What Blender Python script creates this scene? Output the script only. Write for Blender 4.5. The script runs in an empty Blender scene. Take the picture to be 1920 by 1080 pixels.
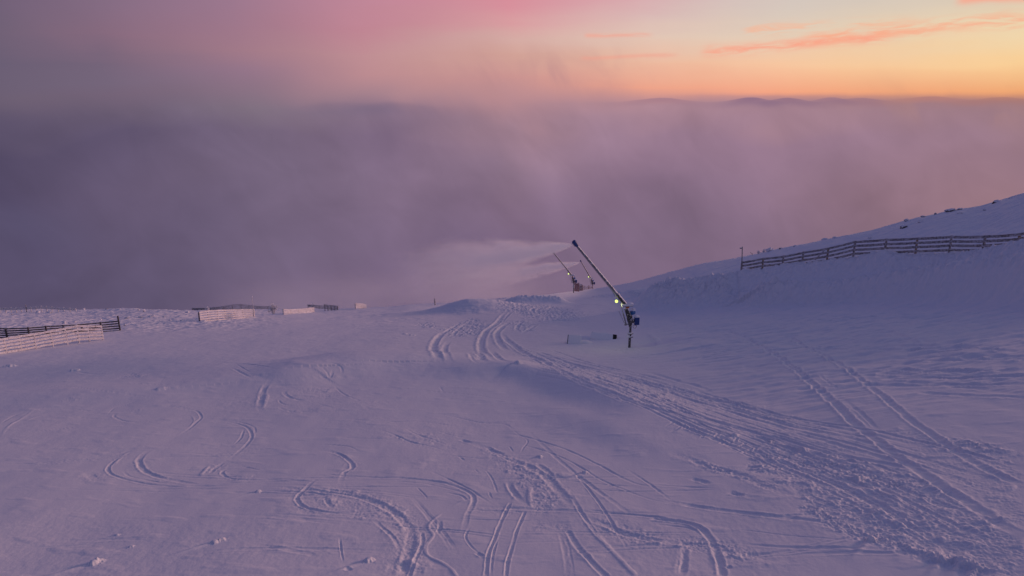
import bpy, bmesh, math, random
import numpy as np
from mathutils import Vector, Matrix

random.seed(7)
rng = np.random.default_rng(11)
R = math.radians
SC = bpy.context.scene
COL = SC.collection

# ------------------------------------------------------------------ camera
F = 1297.0 / 1920.0              # focal length / frame width
PITCH = R(15.43)
CZ = 8.0
cam_d = bpy.data.cameras.new('camera')
cam = bpy.data.objects.new('camera', cam_d)
COL.objects.link(cam)
cam.location = (0, 0, CZ)
cam.rotation_euler = (R(90) - PITCH, 0, 0)
cam_d.sensor_width = 36.0
cam_d.lens = 36.0 * F
cam_d.clip_start = 0.1
cam_d.clip_end = 50000
SC.camera = cam
SC.render.resolution_x, SC.render.resolution_y = 1920, 1080

SC.view_settings.view_transform = 'Standard'
SC.view_settings.look = 'None'
SC.view_settings.exposure = 0.0
SC.view_settings.gamma = 1.0
SC.cycles.use_denoising = True
SC.cycles.max_bounces = 12
SC.cycles.volume_bounces = 12
SC.cycles.volume_step_rate = 0.5
SC.cycles.volume_max_steps = 256

FP = 1297.0
CP, SP = math.cos(PITCH), math.sin(PITCH)


def gt(px, py):
    """pixel of the 1920x1080 frame -> (z slope, x slope) per metre forward"""
    v = (540.0 - np.asarray(py, float)) / FP
    u = (np.asarray(px, float) - 960.0) / FP
    yc = CP + v * SP
    return (-SP + v * CP) / yc, u / yc


def pt(px, py, depth):
    g, t = gt(px, py)
    return Vector((float(t) * depth, depth, CZ + float(g) * depth))


def azel(px, py):
    g, t = gt(px, py)
    return math.atan2(float(t), 1.0), math.atan2(float(g), math.hypot(1.0, float(t)))


def lin(c):
    out = []
    for k in c:
        k /= 255.0
        out.append(k / 12.92 if k <= 0.04045 else ((k + 0.055) / 1.055) ** 2.4)
    return out


# ------------------------------------------------------------------ node helper
class NT:
    def __init__(self, tree):
        self.t = tree
        self.n = tree.nodes
        self.l = tree.links

    def new(self, kind, **kw):
        n = self.n.new(kind)
        for k, v in kw.items():
            setattr(n, k, v)
        return n

    def plug(self, sock, val):
        if isinstance(val, bpy.types.NodeSocket):
            self.l.new(val, sock)
        elif val is not None:
            sock.default_value = val

    def m(self, op, a, b=None, c=None, clamp=False):
        n = self.new('ShaderNodeMath', operation=op)
        n.use_clamp = clamp
        self.plug(n.inputs[0], a)
        if b is not None:
            self.plug(n.inputs[1], b)
        if c is not None:
            self.plug(n.inputs[2], c)
        return n.outputs[0]

    def mix(self, fac, a, b, blend='MIX'):
        n = self.new('ShaderNodeMix', data_type='RGBA', blend_type=blend)
        self.plug(n.inputs[0], fac)
        for s, v in ((n.inputs[6], a), (n.inputs[7], b)):
            if isinstance(v, (list, tuple)):
                v = (v[0], v[1], v[2], 1.0)
            self.plug(s, v)
        return n.outputs[2]

    def smooth(self, x, lo, hi, to0=0.0, to1=1.0):
        n = self.new('ShaderNodeMapRange', interpolation_type='SMOOTHERSTEP')
        self.plug(n.inputs[0], x)
        self.plug(n.inputs[1], lo)
        self.plug(n.inputs[2], hi)
        n.inputs[3].default_value = to0
        n.inputs[4].default_value = to1
        return n.outputs[0]

    def comb(self, x, y, z=0.0):
        n = self.new('ShaderNodeCombineXYZ')
        self.plug(n.inputs[0], x)
        self.plug(n.inputs[1], y)
        self.plug(n.inputs[2], z)
        return n.outputs[0]

    def noise(self, vec, scale, detail=3.0, rough=0.5, dist=0.0):
        n = self.new('ShaderNodeTexNoise')
        if vec is not None:
            self.plug(n.inputs['Vector'], vec)
        n.inputs['Scale'].default_value = scale
        n.inputs['Detail'].default_value = detail
        n.inputs['Roughness'].default_value = rough
        n.inputs['Distortion'].default_value = dist
        return n.outputs[0]

    def ramp(self, fac, stops, interp='B_SPLINE'):
        n = self.new('ShaderNodeValToRGB')
        cr = n.color_ramp
        cr.interpolation = interp
        while len(cr.elements) > 1:
            cr.elements.remove(cr.elements[-1])
        cr.elements[0].position = stops[0][0]
        cr.elements[0].color = (*stops[0][1], 1)
        for p, c in stops[1:]:
            e = cr.elements.new(p)
            e.color = (*c, 1)
        self.plug(n.inputs[0], fac)
        return n.outputs[0]


# ------------------------------------------------------------------ sky
SUN_AZ, SUN_EL = R(70), R(5)
world = bpy.data.worlds.new('World')
SC.world = world
world.use_nodes = True
W = NT(world.node_tree)
W.n.clear()
wout = W.new('ShaderNodeOutputWorld')
wbg = W.new('ShaderNodeBackground')
W.l.new(wbg.outputs[0], wout.inputs[0])
tc = W.new('ShaderNodeTexCoord').outputs['Generated']
sep = W.new('ShaderNodeSeparateXYZ')
W.l.new(tc, sep.inputs[0])
AZ = W.m('ARCTAN2', sep.outputs[0], sep.outputs[1])
EL = W.m('ARCSINE', sep.outputs[2])
ELLO, ELHI = R(-24), R(16)
# cloud drift warps the colour bands a little so that they are not ruled lines
fogv = W.comb(W.m('MULTIPLY', AZ, 1.0), W.m('MULTIPLY', EL, 1.6))
n_big = W.noise(fogv, 4.0, 2.5, 0.45, 0.25)
n_str = W.noise(W.comb(W.m('MULTIPLY', AZ, 1.0), W.m('MULTIPLY', EL, 9.0)), 4.5, 5.0, 0.55, 0.3)
low = W.smooth(EL, R(-3.5), R(-0.4), 1.0, 0.0)
warp = W.m('ADD', W.m('MULTIPLY', W.m('SUBTRACT', n_big, 0.5), W.m('MULTIPLY', low, R(7))), W.m('MULTIPLY', W.m('SUBTRACT', W.noise(W.comb(AZ, 0.0, 8.8), 22.0, 4.0), 0.5), R(0.22)))
hi_ = W.smooth(EL, R(0.3), R(3))
leftw = W.smooth(AZ, R(-4), R(14), 1.0, 0.0)
warp = W.m('ADD', warp, W.m('MULTIPLY', W.m('SUBTRACT', n_str, 0.5), W.m('MULTIPLY', hi_, R(1.6))))
warp = W.m('ADD', warp, W.m('MULTIPLY', W.m('SUBTRACT', n_big, 0.5), W.m('MULTIPLY', leftw, R(3.0))))
ELW = W.m('ADD', EL, warp)
FAC = W.m('DIVIDE', W.m('SUBTRACT', ELW, ELLO), ELHI - ELLO, clamp=True)
ZEN = (0.122, 0.126, 0.322)
COLS = [
    (0, [(600, (86, 77, 105)), (450, (87, 79, 107)), (350, (82, 73, 100)), (270, (84, 75, 102)), (220, (92, 82, 107)), (195, (102, 90, 111)),
         (165, (106, 94, 114)), (100, (102, 92, 114)), (40, (104, 94, 115)), (0, (108, 94, 117))]),
    (240, [(600, (96, 85, 113)), (450, (99, 87, 114)), (340, (101, 88, 114)), (260, (97, 85, 111)), (210, (110, 96, 118)), (175, (117, 100, 120)),
           (150, (117, 102, 123)), (105, (116, 100, 121)), (60, (134, 106, 126)), (0, (132, 108, 131))]),
    (480, [(600, (116, 100, 127)), (480, (112, 97, 123)), (350, (117, 101, 125)), (270, (117, 101, 124)), (210, (128, 112, 128)),
           (165, (139, 114, 132)), (130, (148, 117, 137)), (90, (160, 121, 136)), (40, (158, 119, 138)), (0, (155, 119, 141))]),
    (720, [(600, (116, 98, 125)), (480, (118, 100, 126)), (350, (126, 106, 130)), (270, (127, 106, 131)), (210, (138, 115, 137)),
           (172, (168, 131, 142)), (130, (187, 139, 145)), (90, (191, 142, 148)), (45, (192, 134, 148)), (0, (194, 136, 153))]),
    (960, [(600, (118, 98, 124)), (480, (120, 100, 126)), (380, (131, 108, 132)), (300, (143, 118, 139)), (220, (160, 128, 144)),
           (185, (186, 140, 146)), (150, (206, 150, 146)), (110, (212, 164, 152)), (75, (214, 172, 165)), (45, (217, 158, 161)), (0, (216, 143, 156))]),
    (1200, [(600, (122, 101, 126)), (430, (125, 104, 128)), (330, (136, 111, 134)), (250, (152, 122, 142)), (196, (172, 134, 146)),
            (181, (206, 148, 142)), (165, (238, 164, 138)), (120, (236, 186, 160)), (70, (226, 198, 182)), (30, (218, 186, 182)), (0, (216, 172, 176))]),
    (1440, [(600, (124, 102, 127)), (430, (128, 105, 128)), (330, (140, 113, 134)), (250, (149, 119, 140)), (192, (165, 129, 142)),
            (181, (194, 140, 138)), (174, (244, 164, 132)), (120, (246, 197, 160)), (60, (226, 205, 184)), (0, (211, 198, 190))]),
    (1920, [(600, (140, 110, 122)), (380, (149, 116, 126)), (280, (152, 120, 134)), (210, (151, 118, 127)), (190, (158, 119, 121)),
            (181, (205, 142, 112)), (173, (238, 166, 112)), (120, (249, 208, 150)), (60, (240, 215, 172)), (0, (222, 205, 180))]),
]
col = None
prev_az = None
for px, stops in COLS:
    st = []
    for py, c in stops:
        a, e = azel(px, py)
        st.append(((e - ELLO) / (ELHI - ELLO), lin(c)))
    st.append((0.93, [0.85 * k + 0.15 * z for k, z in zip(lin(stops[-1][1]), ZEN)]))
    st.append((1.0, [0.7 * k + 0.3 * z for k, z in zip(lin(stops[-1][1]), ZEN)]))
    rc = W.ramp(FAC, st, 'LINEAR')
    a = azel(px, 300)[0]
    if col is None:
        col = rc
    else:
        mr_ = W.new('ShaderNodeMapRange', interpolation_type='LINEAR')
        W.plug(mr_.inputs[0], W.m('ADD', AZ, W.m('MULTIPLY', W.m('SUBTRACT', n_big, 0.5), 0.12)))
        mr_.inputs[1].default_value, mr_.inputs[2].default_value = prev_az, a
        w = mr_.outputs[0]
        col = W.mix(w, col, rc)
    prev_az = a
# fog bank mottling under the horizon, thin veil over it on the left
fu = W.m('ADD', AZ, W.m('MULTIPLY', EL, 0.55))
fv = W.m('SUBTRACT', EL, W.m('MULTIPLY', AZ, 0.12))
n_m = W.noise(W.comb(fu, W.m('MULTIPLY', fv, 1.25), 4.9), 5.0, 3.0, 0.5, 0.6)
n_f = W.noise(W.comb(W.m('MULTIPLY', fu, 1.3), fv, 9.1), 15.0, 5.0, 0.55, 0.8)
n_mm = W.m('ADD', W.m('MULTIPLY', W.m('SUBTRACT', n_m, 0.5), 0.62), W.m('MULTIPLY', W.m('SUBTRACT', n_f, 0.5), 0.20))
mott = W.m('ADD', 1.0, W.m('MULTIPLY', n_mm, W.smooth(EL, R(-1.5), R(0.5), 1.0, 0.12)))
mcol = W.new('ShaderNodeVectorMath', operation='SCALE')
W.l.new(col, mcol.inputs[0])
W.plug(mcol.inputs['Scale'], mott)
col = mcol.outputs[0]


def streak(col, p0, p1, half, colour, amt, nscale, lo=0.42, hi=0.66, seed=0.0):
    """one wispy cloud lying along the line p0-p1"""
    a0, e0 = azel(*p0)
    a1, e1 = azel(*p1)
    ln = math.hypot(a1 - a0, e1 - e0)
    cx, sx = (a1 - a0) / ln, (e1 - e0) / ln
    da, de = W.m('SUBTRACT', AZ, a0), W.m('SUBTRACT', EL, e0)
    s = W.m('ADD', W.m('MULTIPLY', da, cx), W.m('MULTIPLY', de, sx))
    d = W.m('SUBTRACT', W.m('MULTIPLY', de, cx), W.m('MULTIPLY', da, sx))
    wob = W.noise(W.comb(s, W.m('MULTIPLY', d, 2.0), seed), 9.0, 3.0)
    d = W.m('ADD', d, W.m('MULTIPLY', W.m('SUBTRACT', wob, 0.5), half * 2.6))
    prof = W.m('POWER', 2.718, W.m('MULTIPLY', W.m('POWER', W.m('DIVIDE', d, half), 2.0), -1.0))
    e = W.m('MULTIPLY', W.smooth(s, 0.0, ln * 0.12), W.smooth(s, ln * 0.9, ln * 1.15, 1.0, 0.0))
    nz = W.smooth(W.noise(W.comb(s, W.m('MULTIPLY', d, 7.0), seed + 5), nscale, 6.0, 0.62, 0.5), lo, hi)
    fac = W.m('MULTIPLY', W.m('MULTIPLY', prof, e), W.m('MULTIPLY', nz, amt), clamp=True)
    return W.mix(fac, col, lin(colour))


col = streak(col, (1300, 97), (1660, 70), R(0.34), (249, 164, 138), 0.95, 18, 0.28, 0.62, 1.0)
col = streak(col, (1480, 76), (2100, 20), R(0.50), (249, 172, 140), 0.85, 20, 0.34, 0.66, 2.3)
col = streak(col, (1380, 60), (1700, 40), R(0.40), (246, 182, 150), 0.70, 18, 0.40, 0.62, 4.1)
col = streak(col, (1090, 66), (1215, 66), R(0.16), (240, 168, 150), 0.7, 16, 0.3, 0.55, 6.2)
col = streak(col, (1080, 108), (1260, 104), R(0.16), (240, 165, 145), 0.6, 16, 0.3, 0.55, 8.5)
col = streak(col, (1780, 2), (2100, -12), R(0.30), (250, 165, 140), 0.8, 16, 0.3, 0.55, 9.5)
# far fog-bound hill tops standing out along the horizon
n_h = W.noise(W.comb(AZ, 0.0, 2.2), 40.0, 4.0)
for hx, hw, hy, c, a, soft in ((1408, 40, 182.4, (136, 107, 133), 0.8, 7), (1478, 42, 183.6, (138, 108, 132), 0.7, 6), (1240, 60, 183.4, (158, 121, 138), 0.7, 5),
                               (1610, 60, 183.5, (150, 115, 132), 0.6, 6), (1745, 70, 180.8, (176, 124, 122), 0.7, 4), (1880, 60, 182.0, (170, 120, 116), 0.6, 4), (1560, 35, 182.4, (146, 113, 134), 0.6, 4),
                               (640, 70, 192.0, (114, 100, 126), 0.25, 16), (735, 60, 192.0, (116, 101, 127), 0.4, 12), (70, 80, 176.0, (112, 98, 116), 0.35, 10)):
    a0, e0 = azel(hx, hy)
    _, eb = azel(hx, hy + 9)
    w_ = azel(hx + hw, hy)[0] - a0
    g_ = W.m('POWER', 2.718, W.m('MULTIPLY', W.m('POWER', W.m('DIVIDE', W.m('SUBTRACT', AZ, a0), w_), 2.0), -1.0))
    top = W.m('ADD', eb, W.m('MULTIPLY', W.m('MULTIPLY', g_, e0 - eb), W.m('ADD', 0.8, W.m('MULTIPLY', n_h, 0.4))))
    px1 = R(0.0442)
    under = W.smooth(W.m('SUBTRACT', top, EL), px1 * (-1.0 if soft < 9 else -6.0), px1 * (1.2 if soft < 9 else 6.0))
    fade = W.smooth(W.m('SUBTRACT', top, EL), px1 * 2.0, px1 * (5.0 + 2 * soft), 1.0, 0.0)
    col = W.mix(W.m('MULTIPLY', W.m('MULTIPLY', under, fade), W.m('MULTIPLY', W.m('POWER', g_, 0.6), a), clamp=True), col, lin(c))
# wisps of fog drifting up past the horizon
wv = W.noise(W.comb(W.m('ADD', AZ, W.m('MULTIPLY', EL, 0.5)), W.m('MULTIPLY', EL, 0.55), 5.5), 13.0, 4.0, 0.5, 0.7)
wm = W.m('MULTIPLY', W.smooth(wv, 0.40, 0.68), W.m('MULTIPLY', W.smooth(AZ, R(-13), R(-3)), W.smooth(AZ, R(4), R(15), 1.0, 0.0)))
wm = W.m('MULTIPLY', wm, W.m('MULTIPLY', W.smooth(EL, R(1.0), R(5.5), 1.0, 0.0), W.smooth(EL, R(-2.0), R(0.8))))
col = W.mix(W.m('MULTIPLY', wm, 0.55), col, lin((186, 138, 141)))
wr = W.m('MULTIPLY', W.smooth(wv, 0.42, 0.66), W.m('MULTIPLY', W.smooth(AZ, R(22), R(34)), W.m('MULTIPLY', W.smooth(EL, R(-1.0), R(4.5), 1.0, 0.0), W.smooth(EL, R(-3.0), R(0)))))
col = W.mix(W.m('MULTIPLY', wr, 0.30), col, lin((190, 140, 120)))
# clear dusk sky higher up and behind the camera
sky = W.new('ShaderNodeTexSky', sky_type='NISHITA')
sky.sun_disc = False
sky.sun_elevation = SUN_EL
sky.sun_rotation = SUN_AZ
sky.altitude = 900
nish = W.new('ShaderNodeVectorMath', operation='SCALE')
W.l.new(sky.outputs[0], nish.inputs[0])
nish.inputs['Scale'].default_value = 0.05
zen = W.mix(0.35, ZEN, nish.outputs[0])
high = W.smooth(EL, R(11), R(36))
back = W.smooth(W.m('ABSOLUTE', W.m('SUBTRACT', AZ, R(35))), R(85), R(140))
col = W.mix(high, col, zen)
col = W.mix(W.m('MULTIPLY', back, 0.75), col, [0.085, 0.092, 0.215])
W.l.new(col, wbg.inputs[0])
wbg.inputs[1].default_value = 1.0

sun_d = bpy.data.lights.new('sun', 'SUN')
sun_d.energy = 1.65
sun_d.color = (1.0, 0.52, 0.46)
sun_d.angle = R(12)
sun = bpy.data.objects.new('sun', sun_d)
COL.objects.link(sun)
sd = Vector((math.sin(SUN_AZ) * math.cos(R(8)), math.cos(SUN_AZ) * math.cos(R(8)), math.sin(R(8))))
sun.rotation_euler = sd.to_track_quat('Z', 'Y').to_euler()


# ------------------------------------------------------------------ tags and meshes
def tag(o, label=None, cat=None, group=None, kind=None):
    for k, v in (('label', label), ('category', cat), ('group', group), ('kind', kind)):
        if v:
            o[k] = v
    return o


def empty(name, loc, rz=0.0, scale=1.0):
    o = bpy.data.objects.new(name, None)
    o.empty_display_size = 0.3
    COL.objects.link(o)
    o.location = loc
    o.rotation_euler = (0, 0, rz)
    o.scale = (scale,) * 3
    return o


class MB:
    def __init__(self):
        self.bm = bmesh.new()

    def tube(self, pts, rad, seg=10, cap=True, jit=0.0):
        pts = [Vector(p) for p in pts]
        if not isinstance(rad, (list, tuple)):
            rad = [rad] * len(pts)
        rings = []
        ref = None
        for i, p in enumerate(pts):
            a = pts[max(i - 1, 0)]
            b = pts[min(i + 1, len(pts) - 1)]
            d = (b - a).normalized()
            if ref is None:
                ref = d.orthogonal().normalized()
            ref = (ref - d * ref.dot(d)).normalized()
            q = d.cross(ref)
            rr = rad[i] * (1 + random.uniform(-jit, jit))
            rings.append([self.bm.verts.new(p + (ref * math.cos(2 * math.pi * k / seg) + q * math.sin(2 * math.pi * k / seg)) * rr) for k in range(seg)])
        for A, B in zip(rings, rings[1:]):
            for k in range(seg):
                self.bm.faces.new((A[k], A[(k + 1) % seg], B[(k + 1) % seg], B[k]))
        if cap:
            self.bm.faces.new(list(reversed(rings[0])))
            self.bm.faces.new(rings[-1])
        return self

    def box(self, c, size, rot=None, bevel=0.0):
        m = Matrix.Translation(Vector(c)) @ (rot.to_4x4() if rot else Matrix.Identity(4)) @ Matrix.Diagonal((*size, 1))
        g = bmesh.ops.create_cube(self.bm, size=1.0, matrix=m)
        if bevel:
            vs = set(g['verts'])
            es = [e for e in self.bm.edges if e.verts[0] in vs and e.verts[1] in vs]
            bmesh.ops.bevel(self.bm, geom=es, offset=bevel, segments=2, affect='EDGES', profile=0.5)
        return self

    def blob(self, c, size, amp=0.12, sub=3, flat=None, seed=0):
        g = bmesh.ops.create_icosphere(self.bm, subdivisions=sub, radius=1.0)
        rr = random.Random(seed * 77 + 5)
        ph = [[rr.uniform(0, 6.28) for _ in range(3)] for _ in range(4)]
        fr = [rr.uniform(1.3, 4.5) for _ in range(4)]
        for v in g['verts']:
            n = v.co.copy()
            k = 1.0
            for q in range(4):
                k += amp * math.sin(fr[q] * n.x + ph[q][0]) * math.sin(fr[q] * n.y + ph[q][1]) * math.cos(fr[q] * n.z + ph[q][2])
            n *= k
            if flat is not None and n.z < flat:
                n.z = flat + (n.z - flat) * 0.1
            v.co = Vector((c[0] + n.x * size[0], c[1] + n.y * size[1], c[2] + n.z * size[2]))
        return self

    def build(self, name, mat, parent=None, smooth=True):
        me = bpy.data.meshes.new(name)
        bmesh.ops.recalc_face_normals(self.bm, faces=self.bm.faces)
        self.bm.to_mesh(me)
        self.bm.free()
        if smooth:
            me.polygons.foreach_set('use_smooth', [True] * len(me.polygons))
            try:
                me.set_sharp_from_angle(angle=R(40))
            except Exception:
                pass
        me.materials.append(mat)
        o = bpy.data.objects.new(name, me)
        COL.objects.link(o)
        if parent:
            o.parent = parent
        return o


# ------------------------------------------------------------------ materials
def mat_new(name):
    m = bpy.data.materials.new(name)
    m.use_nodes = True
    t = NT(m.node_tree)
    b = m.node_tree.nodes['Principled BSDF']
    return m, t, b


def obj_vec(t):
    return t.new('ShaderNodeTexCoord').outputs['Object']


def simple(name, c1, c2, scale=6.0, rough=0.7, metal=0.0, bump=0.0, frost=0.0, frost_c=(0.78, 0.78, 0.82)):
    m, t, b = mat_new(name)
    v = obj_vec(t)
    n = t.noise(v, scale, 4, 0.6)
    c = t.mix(t.smooth(n, 0.35, 0.65), list(c1), list(c2))
    if frost > 0:
        geo = t.new('ShaderNodeNewGeometry')
        sx = t.new('ShaderNodeSeparateXYZ')
        t.l.new(geo.outputs['Normal'], sx.inputs[0])
        up = t.m('MULTIPLY', t.m('MAXIMUM', sx.outputs[2], 0.0), 0.5)
        fr = t.m('ADD', t.noise(v, scale * 2.3, 5, 0.65), up)
        c = t.mix(t.smooth(fr, 0.62 - 0.34 * frost, 0.80 - 0.34 * frost), c, list(frost_c))
    t.l.new(c, b.inputs['Base Color'])
    b.inputs['Roughness'].default_value = rough
    b.inputs['Metallic'].default_value = metal
    if bump:
        bp = t.new('ShaderNodeBump')
        bp.inputs['Strength'].default_value = bump
        bp.inputs['Distance'].default_value = 0.02
        t.l.new(t.noise(v, scale * 6, 4, 0.6), bp.inputs['Height'])
        t.l.new(bp.outputs[0], b.inputs['Normal'])
    return m


def snow_mat(name, albedo=0.86):
    m, t, b = mat_new(name)
    v = obj_vec(t)
    n = t.noise(v, 0.35, 4, 0.55)
    c = t.mix(n, [albedo * 0.985, albedo * 0.985, albedo], [albedo * 0.955, albedo * 0.965, albedo])
    t.l.new(c, b.inputs['Base Color'])
    b.inputs['Roughness'].default_value = 0.75
    b.inputs['Specular IOR Level'].default_value = 0.2
    b1 = t.new('ShaderNodeBump')
    b1.inputs['Strength'].default_value = 0.35
    b1.inputs['Distance'].default_value = 0.02
    t.l.new(t.noise(v, 9.0, 6, 0.65), b1.inputs['Height'])
    t.l.new(b1.outputs[0], b.inputs['Normal'])
    return m


M_SNOW = snow_mat('snow')
M_CAP = snow_mat('settled_snow', 0.88)
M_STEEL = simple('galvanised_steel', (0.20, 0.20, 0.22), (0.27, 0.27, 0.29), 5, 0.5, 0.35, frost=0.25)
M_DARK = simple('dark_metal', (0.035, 0.035, 0.04), (0.07, 0.065, 0.065), 8, 0.6, 0.2, frost=0.22)
M_POST = simple('weathered_post_steel', (0.06, 0.055, 0.055), (0.11, 0.10, 0.095), 7, 0.7, 0.1, frost=0.3)
M_LANCE = simple('lance_aluminium', (0.16, 0.16, 0.19), (0.21, 0.21, 0.24), 3, 0.5, 0.2, frost=0.12)
M_BLUE = simple('blue_paint', (0.010, 0.040, 0.19), (0.014, 0.055, 0.23), 4, 0.45, 0.0)
M_LBLUE = simple('bright_blue_paint', (0.012, 0.11, 0.34), (0.018, 0.13, 0.38), 4, 0.4, 0.0)
M_ORANGE = simple('orange_plate', (0.55, 0.20, 0.03), (0.5, 0.15, 0.02), 6, 0.6)
M_CABLE = simple('cable_rubber', (0.05, 0.05, 0.05), (0.09, 0.085, 0.08), 9, 0.7, frost=0.2)
M_WOOD_DARK = simple('weathered_wood', (0.14, 0.125, 0.12), (0.22, 0.20, 0.19), 4, 0.85, 0, 0.4, frost=0.55, frost_c=(0.55, 0.54, 0.57))
M_WOOD_BARE = simple('dark_bare_wood', (0.045, 0.045, 0.05), (0.08, 0.075, 0.08), 4, 0.85, 0, 0.4, frost=0.12)
M_WOOD_RIME = simple('rime_covered_wood', (0.44, 0.42, 0.42), (0.60, 0.58, 0.59), 4, 0.9, 0, 0.5, frost=0.62, frost_c=(0.74, 0.73, 0.76))
M_RAWPOST = simple('raw_pine_post', (0.24, 0.17, 0.10), (0.32, 0.23, 0.14), 5, 0.85, 0, 0.4, frost=0.28)
M_NET = simple('grey_net', (0.16, 0.15, 0.16), (0.22, 0.21, 0.22), 4, 0.9, 0, 0.2, frost=0.35)
M_RED = simple('faded_red_slats', (0.24, 0.10, 0.10), (0.32, 0.17, 0.16), 6, 0.8, frost=0.40)
M_ROCK = simple('rock_with_snow', (0.035, 0.032, 0.035), (0.085, 0.078, 0.075), 3, 0.9, 0, 0.5, frost=0.28)
M_CRUST = simple('snow_crusted_rock', (0.10, 0.09, 0.09), (0.2, 0.19, 0.19), 3, 0.9, 0, 0.5, frost=0.75)
M_TWIG = simple('frosted_twigs', (0.14, 0.13, 0.12), (0.24, 0.22, 0.22), 6, 0.9, frost=0.75)
M_GAP_SHADE = simple('painted_gap_shade', (0.012, 0.012, 0.015), (0.02, 0.02, 0.022), 5, 0.9)  # near-black colour painted for the shade inside the boxes' open ends


def emit_mat(name, c, s):
    m = bpy.data.materials.new(name)
    m.use_nodes = True
    t = NT(m.node_tree)
    t.n.clear()
    e = t.new('ShaderNodeEmission')
    e.inputs[0].default_value = (*c, 1)
    e.inputs[1].default_value = s
    o = t.new('ShaderNodeOutputMaterial')
    t.l.new(e.outputs[0], o.inputs[0])
    return m


M_LAMP = emit_mat('lit_lamp', (0.82, 1.0, 0.22), 1.7)


# ------------------------------------------------------------------ noise in numpy
def _hash(ix, iy, seed):
    h = (ix * 374761393 + iy * 668265263 + seed * 974634777) & 0xFFFFFFFF
    h = ((h ^ (h >> 13)) * 1274126177) & 0xFFFFFFFF
    h = h ^ (h >> 16)
    return h.astype(np.float32) * np.float32(2 * math.pi / 4294967296.0)


def perlin(x, y, seed=0):
    x = np.asarray(x, np.float64)
    y = np.asarray(y, np.float64)
    ix = np.floor(x).astype(np.int64)
    iy = np.floor(y).astype(np.int64)
    fx = (x - ix).astype(np.float32)
    fy = (y - iy).astype(np.float32)
    u = fx * fx * fx * (fx * (fx * 6 - 15) + 10)
    v = fy * fy * fy * (fy * (fy * 6 - 15) + 10)

    def g(dx, dy):
        a = _hash(ix + dx, iy + dy, seed)
        return np.cos(a) * (fx - dx) + np.sin(a) * (fy - dy)
    a = g(0, 0) * (1 - u) + g(1, 0) * u
    b = g(0, 1) * (1 - u) + g(1, 1) * u
    return (a * (1 - v) + b * v) * 1.5


def fbm(x, y, seed=0, octv=3, gain=0.5):
    s = 0
    a = 1.0
    for k in range(octv):
        s = s + a * perlin(x * 2 ** k, y * 2 ** k, seed + k * 17)
        a *= gain
    return s


def sstep(x, lo, hi):
    k = np.clip((x - lo) / (hi - lo), 0, 1)
    return k * k * (3 - 2 * k)


# ------------------------------------------------------------------ terrain
SKY = np.array([
    (-900, 575, 130), (-300, 580, 130), (0, 581, 128), (75, 580, 128), (146, 581, 126), (188, 580, 122), (244, 578, 118), (280, 581, 112),
    (340, 583, 108), (420, 581, 112), (486, 580, 116), (590, 580, 118), (650, 577.5, 118), (735, 574.5, 116), (760, 571, 116),
    (815, 568.5, 118), (850, 568, 118), (890, 566, 112), (925, 559.5, 112), (967, 557, 112), (1000, 554, 118), (1040, 551, 125), (1074, 546, 146),
    (1100, 543.5, 162), (1113, 542, 166), (1130, 540, 155), (1150, 536, 145), (1207, 525, 125), (1257, 510.5, 112), (1300, 498, 106), (1332, 492, 103),
    (1360, 487, 102), (1390, 483, 100), (1433, 473, 98), (1447, 470, 97), (1491, 461.6, 95), (1535, 452, 93), (1564, 445.5, 92), (1600, 439, 91),
    (1640, 431, 90), (1700, 413, 89), (1750, 402, 88), (1790, 392.5, 87.5), (1840, 388, 87), (1877, 376, 86), (1920, 363, 85),
    (2100, 315, 83), (2500, 230, 80), (3200, 140, 78)], float)
_g, _t = gt(SKY[:, 0], SKY[:, 1])
# resampled and smoothed, so that the slope has no facets
SKT = np.linspace(_t[0], _t[-1], 2400)
_k = np.exp(-(np.arange(-40, 41) / 13.0) ** 2)
_k /= _k.sum()


def _smooth(v):
    d = np.interp(SKT, _t, v)
    return np.convolve(np.pad(d, 40, mode='edge'), _k, 'valid')


SKG, SKY_D = _smooth(_g), _smooth(SKY[:, 2])
WMIN = 9.0


def fence_depth(px):
    return 73.0 + (px - 1390.0) / (1920.0 - 1390.0) * (54.0 - 73.0)


def base0(x, y):
    x = np.asarray(x, float)
    y = np.asarray(y, float)
    w = np.maximum(y, WMIN)
    t = x / w

    def plane(x, y):
        return -0.22 * y + 0.15 * 4.0 * np.logaddexp(0, (x - 8.0) / 4.0) - 0.03 * 6.0 * np.logaddexp(0, (-x - 22.0) / 6.0)
    yc = np.interp(t, SKT, SKY_D)
    gs = np.interp(t, SKT, SKG)
    zc = CZ + gs * yc
    C = zc - plane(t * yc, yc)
    f0 = np.interp(t, [0.0, 0.25, 0.36, 0.8], [0.5, 0.62, 0.73, 0.64])
    r = np.clip((y - f0 * yc) / (yc - f0 * yc), 0, 1)
    z = plane(x, y) + C * (r * r * (3 - 2 * r) * 0.5 + 0.5 * r)
    far = np.maximum(y - yc, 0)
    zf = CZ + gs * y - 0.0022 * far ** 2
    zf = np.where(far > 150, CZ + gs * y - 0.0022 * 150 ** 2 - 0.66 * (far - 150), zf)
    return np.where(y > yc, zf, z)


RIDGES = []     # (points Nx2, amplitude N, front width, back width)


def seg_iter(P):
    for i in range(len(P) - 1):
        yield i, P[i], P[i + 1]


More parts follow.
